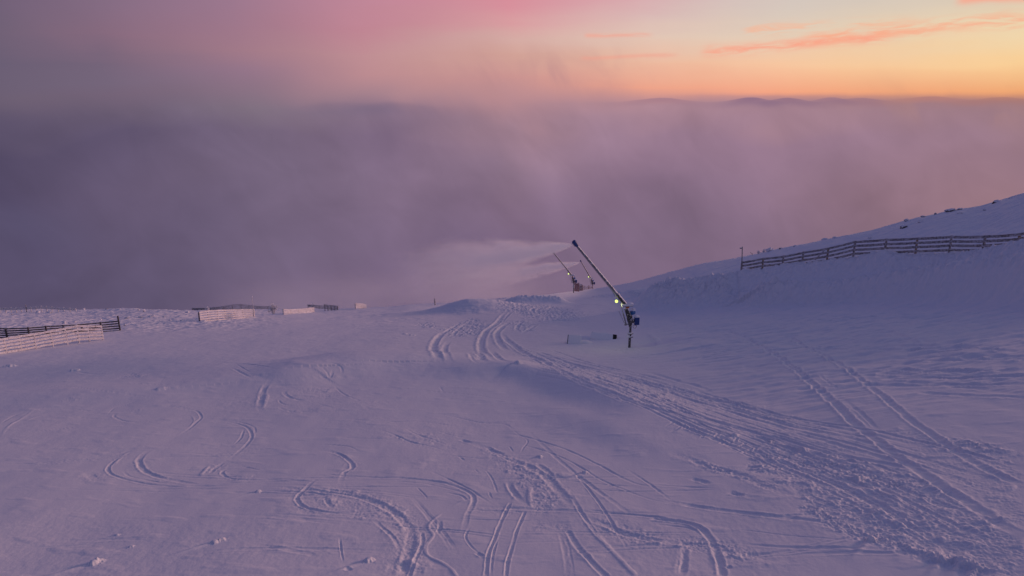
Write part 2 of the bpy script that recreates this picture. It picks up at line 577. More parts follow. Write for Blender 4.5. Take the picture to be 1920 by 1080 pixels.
def ridge_field(x, y, P, A, wf, wb):
    best = np.full(np.shape(x), 1e9)
    amp = np.zeros(np.shape(x))
    back = np.zeros(np.shape(x), bool)
    for i, a, b in seg_iter(P):
        d = b - a
        L2 = d @ d
        s = np.clip(((x - a[0]) * d[0] + (y - a[1]) * d[1]) / L2, 0, 1)
        qx, qy = a[0] + s * d[0], a[1] + s * d[1]
        dist = np.hypot(x - qx, y - qy)
        m = dist < best
        best = np.where(m, dist, best)
        amp = np.where(m, A[i] * (1 - s) + A[i + 1] * s, amp)
        back = np.where(m, (x - qx) * qx + (y - qy) * qy > 0, back)
    w = np.where(back, wb, wf)
    return amp * np.exp(-(best / w) ** 2)


BUMPS = []      # (x, y, rx, ry, h, rot)


def base(x, y):
    z = base0(x, y)
    for P, A, wf, wb in RIDGES:
        z = z + ridge_field(x, y, P, A, wf, wb)
    for bx, by, rx, ry, h, ro in BUMPS:
        dx, dy = x - bx, y - by
        c, s = math.cos(ro), math.sin(ro)
        q = ((dx * c + dy * s) / rx) ** 2 + ((-dx * s + dy * c) / ry) ** 2
        z = z + h * np.exp(-q)
    return z


def at(px, py, fn=None, dmin=9.0, dmax=200.0):
    """where the sight line through a photo pixel first meets the ground"""
    fn = fn or base
    px = np.atleast_1d(np.asarray(px, float))
    py = np.atleast_1d(np.asarray(py, float))
    g, t = gt(px, py)
    ys = np.exp(np.linspace(math.log(dmin), math.log(dmax), 700))
    X = t[:, None] * ys[None]
    Y = np.broadcast_to(ys[None], X.shape)
    ground = fn(X, Y)
    below = (CZ + g[:, None] * Y) <= ground
    first = np.where(below.any(1), below.argmax(1), len(ys) - 1)
    out = []
    for k in range(len(px)):
        i = max(first[k], 1)
        lo, hi = ys[i - 1], ys[i]
        out.append((lo + hi) / 2)
    out = np.array(out)
    return np.stack([t * out, out], 1)


def ground_pt(px, py):
    p = at(px, py)[0]
    return Vector((p[0], p[1], float(base(p[0], p[1]))))


def add_ridge(pts, wf, wb, depth=None, amps=None):
    """pts in photo pixels; with depth the crest passes exactly through them"""
    pts = np.array(pts, float)
    if depth is not None:
        dp = np.array([depth(p[0]) if callable(depth) else depth for p in pts])
        g, t = gt(pts[:, 0], pts[:, 1])
        P = np.stack([t * dp, dp], 1)
        A = CZ + g * dp - base(P[:, 0], P[:, 1]) - 0.10
    else:
        P = at(pts[:, 0], pts[:, 1])
        A = np.array(amps, float) if np.ndim(amps) else np.full(len(P), amps, float)
    RIDGES.append((P, A, wf, wb))


# ploughed snow bank below the right-hand fence, two tiers
add_ridge([(1225, 537), (1300, 527), (1360, 520), (1382, 513), (1400, 508), (1425, 505.5), (1460, 497), (1477, 495), (1494, 491), (1514, 491), (1561, 484),
           (1600, 482), (1622, 475), (1652, 471), (1710, 475.5), (1768, 474), (1838, 468), (1870, 459.6), (1914, 452), (2000, 440), (2150, 425)],
          2.4, 1.7, depth=lambda p: min(fence_depth(p) - 0.5, 77) if p > 1380 else 71.8 + (1380 - p) * 0.03)
add_ridge([(1440, 536), (1480, 530), (1560, 524), (1617, 520), (1655, 511), (1740, 497), (1830, 485), (1920, 475), (2050, 462)],
          1.6, 2.4, depth=lambda p: fence_depth(p) - 5.2)
add_ridge([(1120, 556), (1180, 552), (1260, 549), (1350, 545), (1440, 540)], 2.0, 3.0, amps=[0.1, 0.45, 0.6, 0.55, 0.3])
# whale-back of piled snow across the middle and its long shoulder to the right
P_ = at([700], [690])[0]
BUMPS.append((P_[0], P_[1] + 1.0, 8.5, 3.6, 1.15, 0.12))
add_ridge([(500, 722), (580, 700), (650, 684)], 2.6, 3.2, amps=[0.15, 0.45, 0.5])
add_ridge([(800, 688), (880, 694), (960, 695), (1040, 710), (1130, 742), (1220, 778), (1310, 812)], 1.9, 2.2, amps=[0.1, 0.40, 0.62, 0.62, 0.55, 0.42, 0.15])
add_ridge([(-100, 752), (120, 742), (300, 732), (420, 716), (520, 702)], 2.2, 3.0, amps=[0.25, 0.3, 0.3, 0.35, 0.3])
add_ridge([(1040, 765), (1150, 805), (1280, 850)], 1.6, 1.8, amps=[0.1, 0.25, 0.1])
# rounded drift and the wind-cut wall on the skyline
P_ = at([872], [588])[0]
BUMPS.append((P_[0], P_[1] + 3, 4.3, 3.2, 1.75, 0.0))
BUMPS.append((P_[0] + 5.0, P_[1] + 4, 3.5, 2.5, 0.55, 0.0))
BUMPS.append((P_[0] - 7.0, P_[1] + 4, 5.5, 3.0, 0.35, 0.0))
P_ = at([930], [585])[0]
add_ridge([(962, 556), (974, 552.5), (990, 553.5), (1015, 554), (1045, 553.5)], 1.6, 0.9, depth=100)
# gentle hollows around the lance and the covered boxes
P_ = at([1165], [648])[0]
BUMPS.append((P_[0], P_[1], 5.5, 3.5, -0.25, 0.0))
P_ = at([1275], [640])[0]
BUMPS.append((P_[0], P_[1], 2.5, 4.0, 0.22, 0.3))
P_ = at([660], [655])[0]
BUMPS.append((P_[0], P_[1], 6, 3, -0.3, 0.0))

# ---- the sheet: fine where the frame looks, coarse elsewhere
NX = 1800
tt = np.concatenate([np.linspace(-2.2, -0.86, 120, endpoint=False), np.linspace(-0.86, 0.86, NX), np.linspace(0.86, 2.2, 121)[1:]])
yy = np.concatenate([1 / np.linspace(1 / 12.0, 1 / 40.0, 560, endpoint=False), np.linspace(40, 92, 560, endpoint=False), 1 / np.linspace(1 / 92.0, 1 / 205.0, 260)])
yy = np.concatenate([np.linspace(-70, 12.0, 60, endpoint=False), yy, np.linspace(207, 900, 50)])
ww = np.maximum(yy, WMIN)
TT, YY = np.meshgrid(tt, yy)
XX = TT * ww[:, None]
ZZ = base(XX, YY)
NR, NC = XX.shape

det = np.zeros_like(ZZ, dtype=np.float32)
rough = np.zeros_like(det)

# broad undulation, wind ripple, groomed streaks
det += 0.10 * fbm(XX / 9, YY / 14, 3, 2).astype(np.float32)
det += 0.022 * fbm(XX / 2.3, YY / 2.9, 5, 3).astype(np.float32)
det += 0.003 * fbm(XX / 0.20, YY / 0.26, 9, 3, 0.6).astype(np.float32) * (0.35 + 0.9 * sstep(perlin(XX / 5, YY / 6, 91), -0.3, 0.4)).astype(np.float32)
det += 0.007 * (sstep(YY, 20, 50) * fbm(XX / 0.5, YY / 0.7, 93, 3)).astype(np.float32)
det += 0.030 * np.maximum(fbm(XX / 1.6 + YY / 5.0, YY / 0.7, 95, 3) - 0.25, 0).astype(np.float32)
side = sstep(XX - (4 + 0.08 * YY), 0, 8).astype(np.float32) * sstep(YY, 22, 34).astype(np.float32)
ca, sa = math.cos(0.13), math.sin(0.13)
Ux, Uy = XX * ca + YY * sa, -XX * sa + YY * ca
det += side * (0.085 * fbm(Ux / 8.0, Uy / 1.0, 21, 4, 0.6) + 0.06 * fbm(Ux / 1.6, Uy / 0.5, 31, 3)).astype(np.float32)
farw = sstep(YY, 55, 75).astype(np.float32)
det += farw * (0.05 * fbm(XX / 1.6, YY / 1.6, 41, 3) * sstep(perlin(XX / 9, YY / 9, 44), -0.25, 0.3)).astype(np.float32)
leftridge = (sstep(-XX - 0.30 * YY, 0, 12) * sstep(YY, 62, 80)).astype(np.float32)
det += leftridge * 0.14 * np.maximum(fbm(XX / 1.3, YY / 1.6, 51, 3), -0.1).astype(np.float32)


def sub_range(P, marg):
    y0, y1 = P[:, 1].min() - marg, P[:, 1].max() + marg
    r0, r1 = np.searchsorted(yy, y0), np.searchsorted(yy, y1)
    w0, w1 = max(y0, WMIN), max(y1, WMIN)
    xs0, xs1 = P[:, 0].min() - marg, P[:, 0].max() + marg
    ts = [xs0 / w0, xs0 / w1, xs1 / w0, xs1 / w1]
    c0, c1 = np.searchsorted(tt, min(ts)), np.searchsorted(tt, max(ts))
    return slice(max(r0 - 1, 0), min(r1 + 1, NR)), slice(max(c0 - 1, 0), min(c1 + 1, NC))


def smooth_poly(P, n=5):
    """Catmull-Rom through world points"""
    P = np.asarray(P, float)
    if len(P) < 3:
        return P
    Q = np.vstack([2 * P[0] - P[1], P, 2 * P[-1] - P[-2]])
    out = []
    for i in range(1, len(Q) - 2):
        for k in range(n):
            u = k / n
            a, b, c, d = Q[i - 1], Q[i], Q[i + 1], Q[i + 2]
            out.append(0.5 * (2 * b + (c - a) * u + (2 * a - 5 * b + 4 * c - d) * u * u + (3 * b - a - 3 * c + d) * u ** 3))
    out.append(Q[-2])
    return np.array(out)


ZOOMS = {'L': (0, 640, 2.4543), 'M': (600, 640, 2.4543), 'R': (1220, 640, 2.4543), 'C': (700, 520, 4.8), 'P': (0, 0, 1.0), 'T': (1100, 470, 2.3415)}


def topx(z, pts):
    ox, oy, s = ZOOMS[z]
    return np.array([(ox + a / s, oy + b / s) for a, b in pts], float)


def track(z, pts, w=0.12, d=0.05, berm=0.5, side=0, rgh=0.0, rw=None, taper=0.38, n=5):
    """press a groove of half-width w and depth d into the snow along a line"""
    w = w * (0.44 if z in 'LM' else 0.52 if z == 'R' else 0.66)
    rw = (rw or 2.0 * w) * 0.8
    d = math.copysign(0.015 + 0.15 * abs(d), d) if z in 'LM' else d * (0.38 if z == 'R' else 0.62)
    rgh = rgh * (0.35 if z in 'LM' else 0.55)
    px = topx(z, pts)
    P = smooth_poly(at(px[:, 0], px[:, 1]), n)
    seg = np.hypot(*np.diff(P, axis=0).T)
    S = np.concatenate([[0], np.cumsum(seg)])
    L = S[-1]
    reach = max(3.2 * w, (rw or 0) * 1.6) + 0.05
    step = max(1, int(round(len(P) / max(1, L / 2.5))))
    best = None
    rs, cs = sub_range(P, reach)
    X, Y = XX[rs, cs], YY[rs, cs]
    bd = np.full(X.shape, 1e9, np.float32)
    bs = np.zeros(X.shape, np.float32)
    sg = np.ones(X.shape, np.float32)
    for i in range(len(P) - 1):
        a, b = P[i], P[i + 1]
        r2, c2 = sub_range(np.array([a, b]), reach)
        r3 = slice(max(r2.start - rs.start, 0), max(min(r2.stop, rs.stop) - rs.start, 0))
        c3 = slice(max(c2.start - cs.start, 0), max(min(c2.stop, cs.stop) - cs.start, 0))
        x, y = X[r3, c3], Y[r3, c3]
        if x.size == 0:
            continue
        dv = b - a
        L2 = dv @ dv + 1e-9
        s = np.clip(((x - a[0]) * dv[0] + (y - a[1]) * dv[1]) / L2, 0, 1)
        dist = np.hypot(x - a[0] - s * dv[0], y - a[1] - s * dv[1])
        cur = bd[r3, c3]
        m = dist < cur
        bd[r3, c3] = np.where(m, dist, cur)
        bs[r3, c3] = np.where(m, S[i] + s * seg[i], bs[r3, c3])
        cr = np.sign((x - a[0]) * dv[1] - (y - a[1]) * dv[0])
        sg[r3, c3] = np.where(m, cr, sg[r3, c3])
    sel = bd < reach
    k = np.clip(np.minimum(bs, L - bs) / max(taper * L, 1e-3), 0, 1)
    k = k * k * (3 - 2 * k) if taper > 0 else 1.0
    nz = 0.75 + 0.5 * fbm(X / 1.1, Y / 1.1, int(L * 100) % 97, 2)
    wob = np.maximum(bd + 0.25 * w * perlin(X / 0.35, Y / 0.35, 7) + 0.06 * w * perlin(X / 0.09, Y / 0.09, 8), 0)
    h = -d * np.exp(-np.clip(wob / (1.05 * w), 0, 6) ** 4)
    if berm:
        bsd = np.ones_like(sg) if side == 0 else np.clip(0.15 + sg * side, 0, 1)
        h = h + d * berm * bsd * np.exp(-((wob - 1.55 * w) / (0.5 * w)) ** 2) * (0.7 + 0.55 * perlin(X / 0.14, Y / 0.14, 13))
    det[rs, cs] += np.where(sel, h * k * nz, 0).astype(np.float32)
    if rgh:
        rw_ = rw or 2 * w
        rm = rgh * np.exp(-(bd / rw_) ** 2) * k
        rough[rs, cs] = np.maximum(rough[rs, cs], np.where(sel, rm, 0)).astype(np.float32)


def patch(z, poly, amp, feather=0.6):
    """broken-up snow inside an outline"""
    px = topx(z, poly)
    P = at(px[:, 0], px[:, 1])
    rs, cs = sub_range(P, feather * 2)
    X, Y = XX[rs, cs], YY[rs, cs]
    inside = np.zeros(X.shape, bool)
    dist = np.full(X.shape, 1e9)
    n = len(P)
    for i in range(n):
        a, b = P[i], P[(i + 1) % n]
        cond = (a[1] > Y) != (b[1] > Y)
        xin = (b[0] - a[0]) * (Y - a[1]) / (b[1] - a[1] + 1e-12) + a[0]
        inside ^= cond & (X < xin)
        dv = b - a
        s = np.clip(((X - a[0]) * dv[0] + (Y - a[1]) * dv[1]) / (dv @ dv + 1e-9), 0, 1)
        dist = np.minimum(dist, np.hypot(X - a[0] - s * dv[0], Y - a[1] - s * dv[1]))
    sd = np.where(inside, dist, -dist) + feather * 0.8 * fbm(X / 0.9, Y / 0.9, 61, 3)
    m = amp * (0.45 if z in 'LM' else 0.48 if z == 'R' else 0.6) * sstep(sd, -feather * 0.4, feather)
    rough[rs, cs] = np.maximum(rough[rs, cs], m).astype(np.float32)


T = track
# --- ski turns, left part of the slope
T('L', [(0, 450), (40, 395), (90, 360), (150, 320), (190, 300)], 0.13, -0.04, 0.0)
T('L', [(0, 385), (60, 345), (120, 325)], 0.12, 0.03)
T('L', [(100, 375), (170, 345), (250, 318)], 0.10, -0.03, 0)
T('L', [(100, 425), (200, 415), (300, 400), (400, 390)], 0.10, 0.03)
T('L', [(490, 340), (525, 308), (600, 285), (650, 262)], 0.09, 0.03)
T('L', [(565, 318), (532, 332), (528, 348), (570, 365), (640, 370), (740, 362), (830, 357)], 0.14, 0.07, 0.6, rgh=0.3, rw=0.3)
T('L', [(690, 308), (760, 303), (850, 310), (905, 320), (925, 345), (905, 368), (880, 390), (835, 420), (790, 447)], 0.13, 0.06, 0.6)
T('L', [(720, 300), (820, 302), (890, 312)], 0.09, 0.04)
T('L', [(880, 335), (892, 362), (870, 395)], 0.09, -0.04, 0)
T('L', [(950, 358), (1020, 362), (1100, 378), (1140, 397), (1158, 430), (1145, 460), (1100, 500), (1035, 552)], 0.14, 0.07, 0.6)
T('L', [(1000, 360), (1100, 368), (1160, 388), (1175, 408), (1160, 430)], 0.10, 0.05)
T('L', [(1122, 398), (1110, 438), (1068, 476)], 0.10, 0.05)
T('L', [(0, 600), (100, 587), (200, 573), (350, 557), (480, 540), (560, 520), (640, 495)], 0.22, 0.06, 0.4, rgh=0.3, rw=0.4)
T('L', [(0, 575), (150, 570), (300, 555), (430, 540)], 0.14, 0.04)
T('L', [(645, 498), (560, 535), (508, 572), (498, 598), (540, 625), (640, 642), (760, 656), (880, 668), (1000, 672), (1180, 682)], 0.13, 0.06, 0.7)
T('L', [(720, 485), (660, 525), (640, 555), (660, 588), (720, 612), (800, 628), (880, 645), (985, 662)], 0.20, 0.10, 0.6, rgh=0.35, rw=0.4)
T('L', [(560, 590), (600, 617), (700, 634), (850, 652)], 0.10, 0.04)
T('L', [(600, 505), (545, 545), (520, 580)], 0.14, -0.06, 0, rgh=0.4, rw=0.4)
T('L', [(670, 530), (800, 530), (900, 527), (1000, 522), (1100, 515), (1250, 500), (1345, 485)], 0.16, 0.06, 0.5)
T('L', [(700, 520), (850, 512), (1000, 512), (1200, 492), (1330, 486)], 0.10, 0.03)
T('L', [(970, 553), (932, 592), (925, 606), (965, 614)], 0.13, -0.06, 0)
T('L', [(1035, 545), (985, 575), (960, 605)], 0.15, 0.06, 0.5, rgh=0.7, rw=0.5)
T('L', [(1100, 565), (1030, 585), (1025, 603), (1080, 628), (1180, 632), (1235, 628)], 0.12, 0.06, 0.6, rgh=0.5, rw=0.4)
T('L', [(1100, 563), (1150, 575), (1205, 590)], 0.08, 0.03)
T('L', [(1270, 632), (1400, 645), (1480, 655)], 0.10, 0.03)
T('L', [(1390, 505), (1450, 500), (1520, 507), (1580, 530), (1618, 560), (1620, 585), (1582, 610), (1560, 670)], 0.16, 0.08, 0.6, rgh=0.5, rw=0.4)
T('L', [(1420, 476), (1500, 475), (1600, 485), (1660, 512)], 0.10, 0.04)
T('L', [(1480, 497), (1550, 512), (1610, 548)], 0.10, 0.05)
T('L', [(1230, 668), (1350, 678), (1450, 690), (1550, 702), (1650, 722), (1730, 750)], 0.20, 0.11, 0.6, rgh=0.5, rw=0.5)
T('L', [(1200, 684), (1320, 694), (1420, 702), (1560, 720)], 0.10, 0.05)
T('L', [(1505, 610), (1440, 650), (1400, 685), (1370, 720), (1372, 745), (1410, 772), (1500, 790), (1600, 802), (1700, 815)], 0.14, 0.07, 0.7, rgh=0.5, rw=0.5)
T('L', [(1500, 720), (1510, 750), (1540, 775)], 0.16, 0.08, 0.5, rgh=0.4)
T('L', [(1475, 612), (1600, 622), (1730, 626)], 0.14, 0.07, 0.5)
T('L', [(1262, 155), (1215, 220), (1202, 265), (1195, 308), (1215, 328)], 0.30, 0.14, 0.7, rgh=0.5, rw=0.5)
T('L', [(1235, 235), (1225, 275), (1205, 315)], 0.18, -0.10, 0)
T('L', [(900, 97), (1050, 97), (1180, 108), (1270, 130), (1360, 138)], 0.2, 0.06)
T('L', [(1060, 120), (1130, 155), (1180, 158), (1285, 150), (1290, 178)], 0.2, 0.09, rgh=0.5, rw=0.4)
T('L', [(1080, 100), (1130, 130), (1165, 152)], 0.14, 0.05)
T('L', [(1500, 97), (1560, 112), (1575, 140), (1560, 152)], 0.16, 0.09)
T('L', [(1470, 108), (1500, 140), (1520, 165), (1535, 120)], 0.16, 0.07)
T('L', [(1280, 182), (1400, 172), (1550, 163), (1720, 168), (1850, 176)], 0.14, 0.06)
T('L', [(1330, 222), (1308, 240), (1340, 262), (1400, 274), (1455, 272)], 0.22, 0.12, 0.6, rgh=0.4)
T('L', [(1270, 300), (1330, 322), (1400, 326), (1505, 322)], 0.18, 0.08, rgh=0.5, rw=0.5)
T('L', [(1530, 195), (1590, 250), (1685, 292)], 0.14, 0.06)
T('L', [(1280, 270), (1300, 290), (1360, 300)], 0.12, 0.06, rgh=0.4)
T('L', [(1450, 290), (1550, 315)], 0.1, 0.03)
T('L', [(340, 312), (400, 318), (450, 320)], 0.14, 0.08)
T('L', [(270, 285), (320, 272), (400, 255)], 0.35, 0.02, 0, rgh=0.9, rw=0.6)
T('L', [(580, 140), (640, 160), (690, 140)], 0.4, 0.03, 0, rgh=1.0, rw=0.9)
T('L', [(340, 135), (420, 150), (600, 150)], 0.3, 0.05, 0.5, rgh=0.4)
T('L', [(400, 600), (430, 630), (480, 655)], 0.3, 0.0, 0, rgh=0.6, rw=0.5)
patch('L', [(1370, 730), (1480, 700), (1720, 740), (1718, 820), (1500, 795)], 0.55, 0.4)
patch('L', [(1340, 225), (1450, 215), (1540, 220), (1560, 280), (1480, 270), (1400, 262)], 0.5, 0.4)
patch('L', [(1040, 600), (1160, 595), (1220, 625), (1120, 640)], 0.45, 0.35)
patch('L', [(590, 305), (650, 310), (650, 345), (580, 340)], 0.4, 0.3)
# --- middle of the slope
T('M', [(-20, 610), (150, 622), (300, 628), (450, 637), (560, 650), (650, 676), (700, 702), (705, 740), (680, 790), (665, 850), (642, 910)], 0.15, 0.09, 0.6)
T('M', [(250, 645), (400, 650), (520, 662), (640, 690), (692, 722)], 0.10, 0.05)
T('M', [(560, 690), (650, 708), (680, 738)], 0.10, 0.05)
T('M', [(600, 760), (650, 735), (690, 728)], 0.08, -0.04, 0)
T('M', [(440, 665), (485, 710), (490, 730)], 0.06, 0.025)
T('M', [(0, 690), (100, 700), (180, 717), (250, 742), (320, 778), (370, 812), (408, 860), (415, 920), (400, 1000), (378, 1085)], 0.28, 0.12, 0.5, rgh=1.0, rw=0.65, taper=0.05)
T('M', [(235, 815), (290, 862), (340, 912), (372, 972)], 0.12, 0.07, rgh=0.6, rw=0.3)
T('M', [(470, 880), (470, 930), (440, 1000), (410, 1085)], 0.10, 0.05, taper=0.05)
T('M', [(562, 788), (512, 828), (500, 858), (520, 890), (488, 940), (495, 980), (560, 1012), (600, 1042), (635, 1090)], 0.10, -0.045, 0, taper=0.05)
T('M', [(548, 815), (552, 850), (532, 892)], 0.12, 0.07)
T('M', [(878, 735), (835, 825), (802, 910), (775, 980), (762, 1090)], 0.10, 0.09, 0.5, taper=0.06)
T('M', [(945, 778), (908, 860), (882, 950), (862, 1020), (855, 1090)], 0.095, 0.08, 0.5, taper=0.06)
T('M', [(820, 900), (800, 960), (790, 1030), (785, 1090)], 0.07, 0.05)
T('M', [(866, 638), (882, 680), (912, 720), (945, 742)], 0.20, 0.13, 0.8, rgh=0.6)
T('M', [(970, 655), (962, 720), (985, 768)], 0.16, -0.10, 0, rgh=0.6)
T('M', [(640, 395), (760, 420), (900, 432), (1020, 465), (1150, 510), (1300, 580), (1420, 642), (1530, 668), (1730, 670)], 0.13, 0.06, 0.5)
T('M', [(840, 450), (980, 492), (1100, 532), (1200, 582), (1300, 642), (1420, 692), (1550, 732), (1730, 768)], 0.11, 0.055, 0.6)
T('M', [(920, 520), (935, 490), (955, 460), (905, 425), (880, 405)], 0.08, 0.04)
T('M', [(870, 480), (890, 510)], 0.08, 0.03)
T('M', [(640, 445), (760, 490), (860, 540), (960, 580), (1040, 630), (1100, 690), (1160, 760), (1220, 832)], 0.30, 0.10, 0.6, rgh=0.9, rw=0.6)
T('M', [(760, 480), (800, 505), (880, 530)], 0.2, 0.13, 0.7)
T('M', [(980, 560), (1040, 600), (1080, 650)], 0.22, 0.12, 0.6)
T('M', [(1220, 832), (1290, 912), (1350, 972), (1420, 1050), (1460, 1090)], 0.14, -0.06, 0, taper=0.05)
T('M', [(1140, 690), (1175, 745), (1210, 800), (1270, 885), (1340, 965)], 0.12, 0.06)
T('M', [(1138, 868), (1190, 950), (1250, 1020), (1320, 1090)], 0.16, 0.11, 0.5, taper=0.05)
T('M', [(1120, 782), (1250, 790), (1400, 797), (1550, 812), (1730, 842)], 0.15, 0.08, 0.5)
T('M', [(1160, 770), (1300, 784), (1500, 800), (1718, 828)], 0.08, 0.04)
T('M', [(1180, 800), (1300, 840), (1400, 880), (1500, 912), (1620, 925), (1730, 930)], 0.25, 0.09, 0.6, rgh=1.0, rw=0.65)
T('M', [(480, 326), (620, 350), (740, 372), (850, 382), (905, 422)], 0.13, 0.05)
T('M', [(510, 278), (650, 284), (800, 280), (950, 273), (1200, 270)], 0.14, 0.05)
T('M', [(245, 400), (330, 430), (420, 465), (520, 485), (605, 515)], 0.12, 0.05, rgh=0.5, rw=0.5)
T('M', [(380, 395), (440, 430), (520, 455), (600, 480)], 0.12, 0.05, rgh=0.5, rw=0.5)
T('M', [(530, 410), (600, 430), (680, 445)], 0.1, 0.05, rgh=0.5, rw=0.5)
T('M', [(640, 447), (680, 462), (715, 466)], 0.22, 0.12)
T('M', [(295, 374), (350, 377), (410, 374)], 0.16, 0.08)
T('M', [(400, 365), (520, 380), (650, 395)], 0.1, 0.04)
T('M', [(560, 520), (700, 535), (800, 545)], 0.1, 0.04)
T('M', [(640, 530), (665, 550)], 0.1, 0.05)
T('M', [(750, 585), (790, 630), (822, 710)], 0.08, 0.045)
T('M', [(712, 588), (732, 610)], 0.07, 0.035)
T('M', [(775, 690), (792, 718)], 0.07, 0.04)
T('M', [(1672, 945), (1662, 1020), (1652, 1090)], 0.2, 0.09, rgh=0.6)
T('M', [(560, 770), (800, 776), (1000, 786), (1110, 790)], 0.1, 0.04, rgh=0.5, rw=0.4)
T('M', [(580, 812), (760, 818), (940, 820), (1080, 812)], 0.08, 0.03)
T('M', [(715, 970), (740, 985), (755, 995)], 0.14, 0.09)
T('M', [(690, 850), (670, 900), (700, 950), (745, 985)], 0.07, 0.03)
T('M', [(550, 208), (568, 235)], 0.12, 0.05)
T('M', [(1100, 640), (1300, 660), (1500, 670)], 0.1, 0.04)
T('M', [(1130, 655), (1350, 690), (1718, 682)], 0.08, 0.035)
T('M', [(0, 165), (150, 160), (300, 175)], 0.12, 0.05)
T('M', [(80, 370), (200, 365), (350, 360)], 0.1, 0.03)
T('M', [(90, 900), (98, 970), (108, 1030)], 0.06, 0.04, rgh=0.3)
T('M', [(110, 1055), (150, 1058)], 0.14, 0.06)
patch('M', [(760, 540), (900, 530), (1060, 600), (1110, 680), (1090, 790), (960, 800), (930, 720), (860, 620)], 0.8, 0.4)
patch('M', [(960, 830), (1120, 830), (1180, 860), (1140, 890), (980, 870)], 0.7, 0.4)
patch('M', [(20, 730), (180, 735), (330, 800), (330, 830), (120, 790)], 0.5, 0.4)
patch('M', [(380, 405), (560, 430), (640, 500), (460, 480)], 0.35, 0.5)
patch('M', [(590, 800), (640, 860), (640, 990), (560, 960), (530, 860)], 0.25, 0.4)
patch('M', [(130, 280), (370, 270), (390, 310), (200, 330)], 0.25, 0.5)
# --- many faint older lines
ro_ = random.Random(23)
for k in range(46):
    x0, y0 = ro_.uniform(-60, 1450), ro_.uniform(715, 1060)
    a_ = ro_.choice([ro_.uniform(-0.25, 0.12), ro_.uniform(-0.1, 0.2), ro_.uniform(0.5, 1.5) if x0 > 650 else ro_.uniform(-0.1, 0.1)])
    L_ = ro_.uniform(140, 520)
    c_ = ro_.uniform(-0.22, 0.22)
    pp = []
    for q in range(5):
        f = q / 4
        pp.append((x0 + math.cos(a_ + c_ * f) * L_ * f, min(1085, y0 + math.sin(a_ + c_ * f) * L_ * f * 0.45)))
    T('P', pp, ro_.uniform(0.05, 0.13), ro_.uniform(0.014, 0.035), 0.5, taper=0.45)
    if ro_.random() < 0.4:
        T('P', [(a + 9, b + 5) for a, b in pp], 0.07, 0.02, 0.4, taper=0.45)
# --- right: snowcat road, ruts, crossings
T('R', [(440, -10), (520, 30), (600, 85), (680, 150), (740, 200), (800, 250), (860, 300), (920, 360), (980, 410), (1050, 465), (1130, 530), (1240, 600),
        (1350, 680), (1480, 760), (1600, 840), (1730, 905)], 0.30, 0.15, 0.8, taper=0.03)
T('R', [(500, 10), (590, 72), (670, 140), (740, 195)], 0.10, -0.08, 0)
T('R', [(640, -25), (740, 40), (820, 82), (900, 130), (980, 190), (1060, 250), (1130, 312), (1210, 372), (1300, 432), (1380, 490), (1480, 550), (1600, 612), (1720, 660)], 0.26, 0.13, 0.8, taper=0.03)
T('R', [(700, 5), (770, 62), (830, 100), (930, 165), (1020, 230), (1090, 290)], 0.12, -0.07, 0)
T('R', [(760, 150), (800, 180), (870, 235)], 0.14, 0.06)
T('R', [(890, 275), (980, 345), (1060, 420)], 0.16, 0.09)
T('R', [(0, 130), (150, 102), (300, 62), (480, 17), (600, -10)], 0.30, 0.09)
T('R', [(690, 105), (900, 72), (1060, 37), (1240, 0)], 0.3, 0.08)
T('R', [(-60, 265), (0, 285), (150, 325), (300, 370), (450, 412), (600, 452), (750, 492), (900, 532), (1100, 567), (1240, 600)], 0.25, 0.10, 0.7, taper=0.05)
T('R', [(-60, 285), (150, 345), (300, 388), (450, 430), (620, 470), (800, 512)], 0.18, 0.08, taper=0.05)
T('R', [(-120, 190), (0, 205), (100, 222), (260, 262), (420, 302), (560, 342), (700, 372), (850, 402), (980, 412)], 0.35, 0.10, 0.7, rgh=0.8, rw=0.7)
T('R', [(-60, 140), (0, 152), (120, 187), (240, 217), (290, 252)], 0.3, 0.12)
T('R', [(-60, 225), (120, 260), (300, 300), (480, 345), (700, 395)], 0.3, 0.08, 0.6, rgh=0.5, rw=0.8)
T('R', [(1330, 432), (1420, 462), (1500, 478), (1600, 500), (1740, 508)], 0.5, -0.10, 0, rgh=1.6, rw=0.55)
T('R', [(50, 495), (160, 535), (280, 580), (400, 612), (480, 650), (600, 702), (720, 750)], 0.3, 0.06, 0.5, rgh=1.0, rw=0.4)
T('R', [(-10, 660), (150, 666), (320, 676)], 0.12, 0.06)
T('R', [(70, 685), (200, 684), (310, 682)], 0.10, 0.06)
T('R', [(-10, 720), (120, 746), (300, 776), (450, 797), (600, 817), (820, 852)], 0.20, 0.08, 0.6, rgh=0.4)
T('R', [(580, 805), (700, 825), (850, 845)], 0.16, 0.09)
T('R', [(270, 850), (600, 890), (990, 927)], 0.07, 0.03)
T('R', [(350, 925), (600, 947), (800, 952), (1150, 957)], 0.12, 0.06)
T('R', [(640, 985), (900, 974), (1200, 980), (1280, 985)], 0.14, 0.09)
T('R', [(-10, 818), (150, 832), (230, 862), (270, 902), (300, 962), (322, 1030), (330, 1090)], 0.16, 0.09, 0.7, taper=0.06)
T('R', [(0, 840), (120, 850), (200, 870), (250, 905)], 0.1, 0.05)
T('R', [(0, 920), (150, 935), (300, 940), (400, 980), (620, 975)], 0.2, 0.06, 0.5, rgh=1.0, rw=0.55)
T('R', [(150, 920), (157, 1000), (140, 1090)], 0.14, 0.08, rgh=0.5)
T('R', [(345, 1030), (365, 1045)], 0.14, 0.09)
T('R', [(170, 628), (230, 640), (280, 660)], 0.2, 0.09, rgh=0.8)
T('R', [(350, 692), (410, 712), (460, 716)], 0.22, 0.1, rgh=1.0)
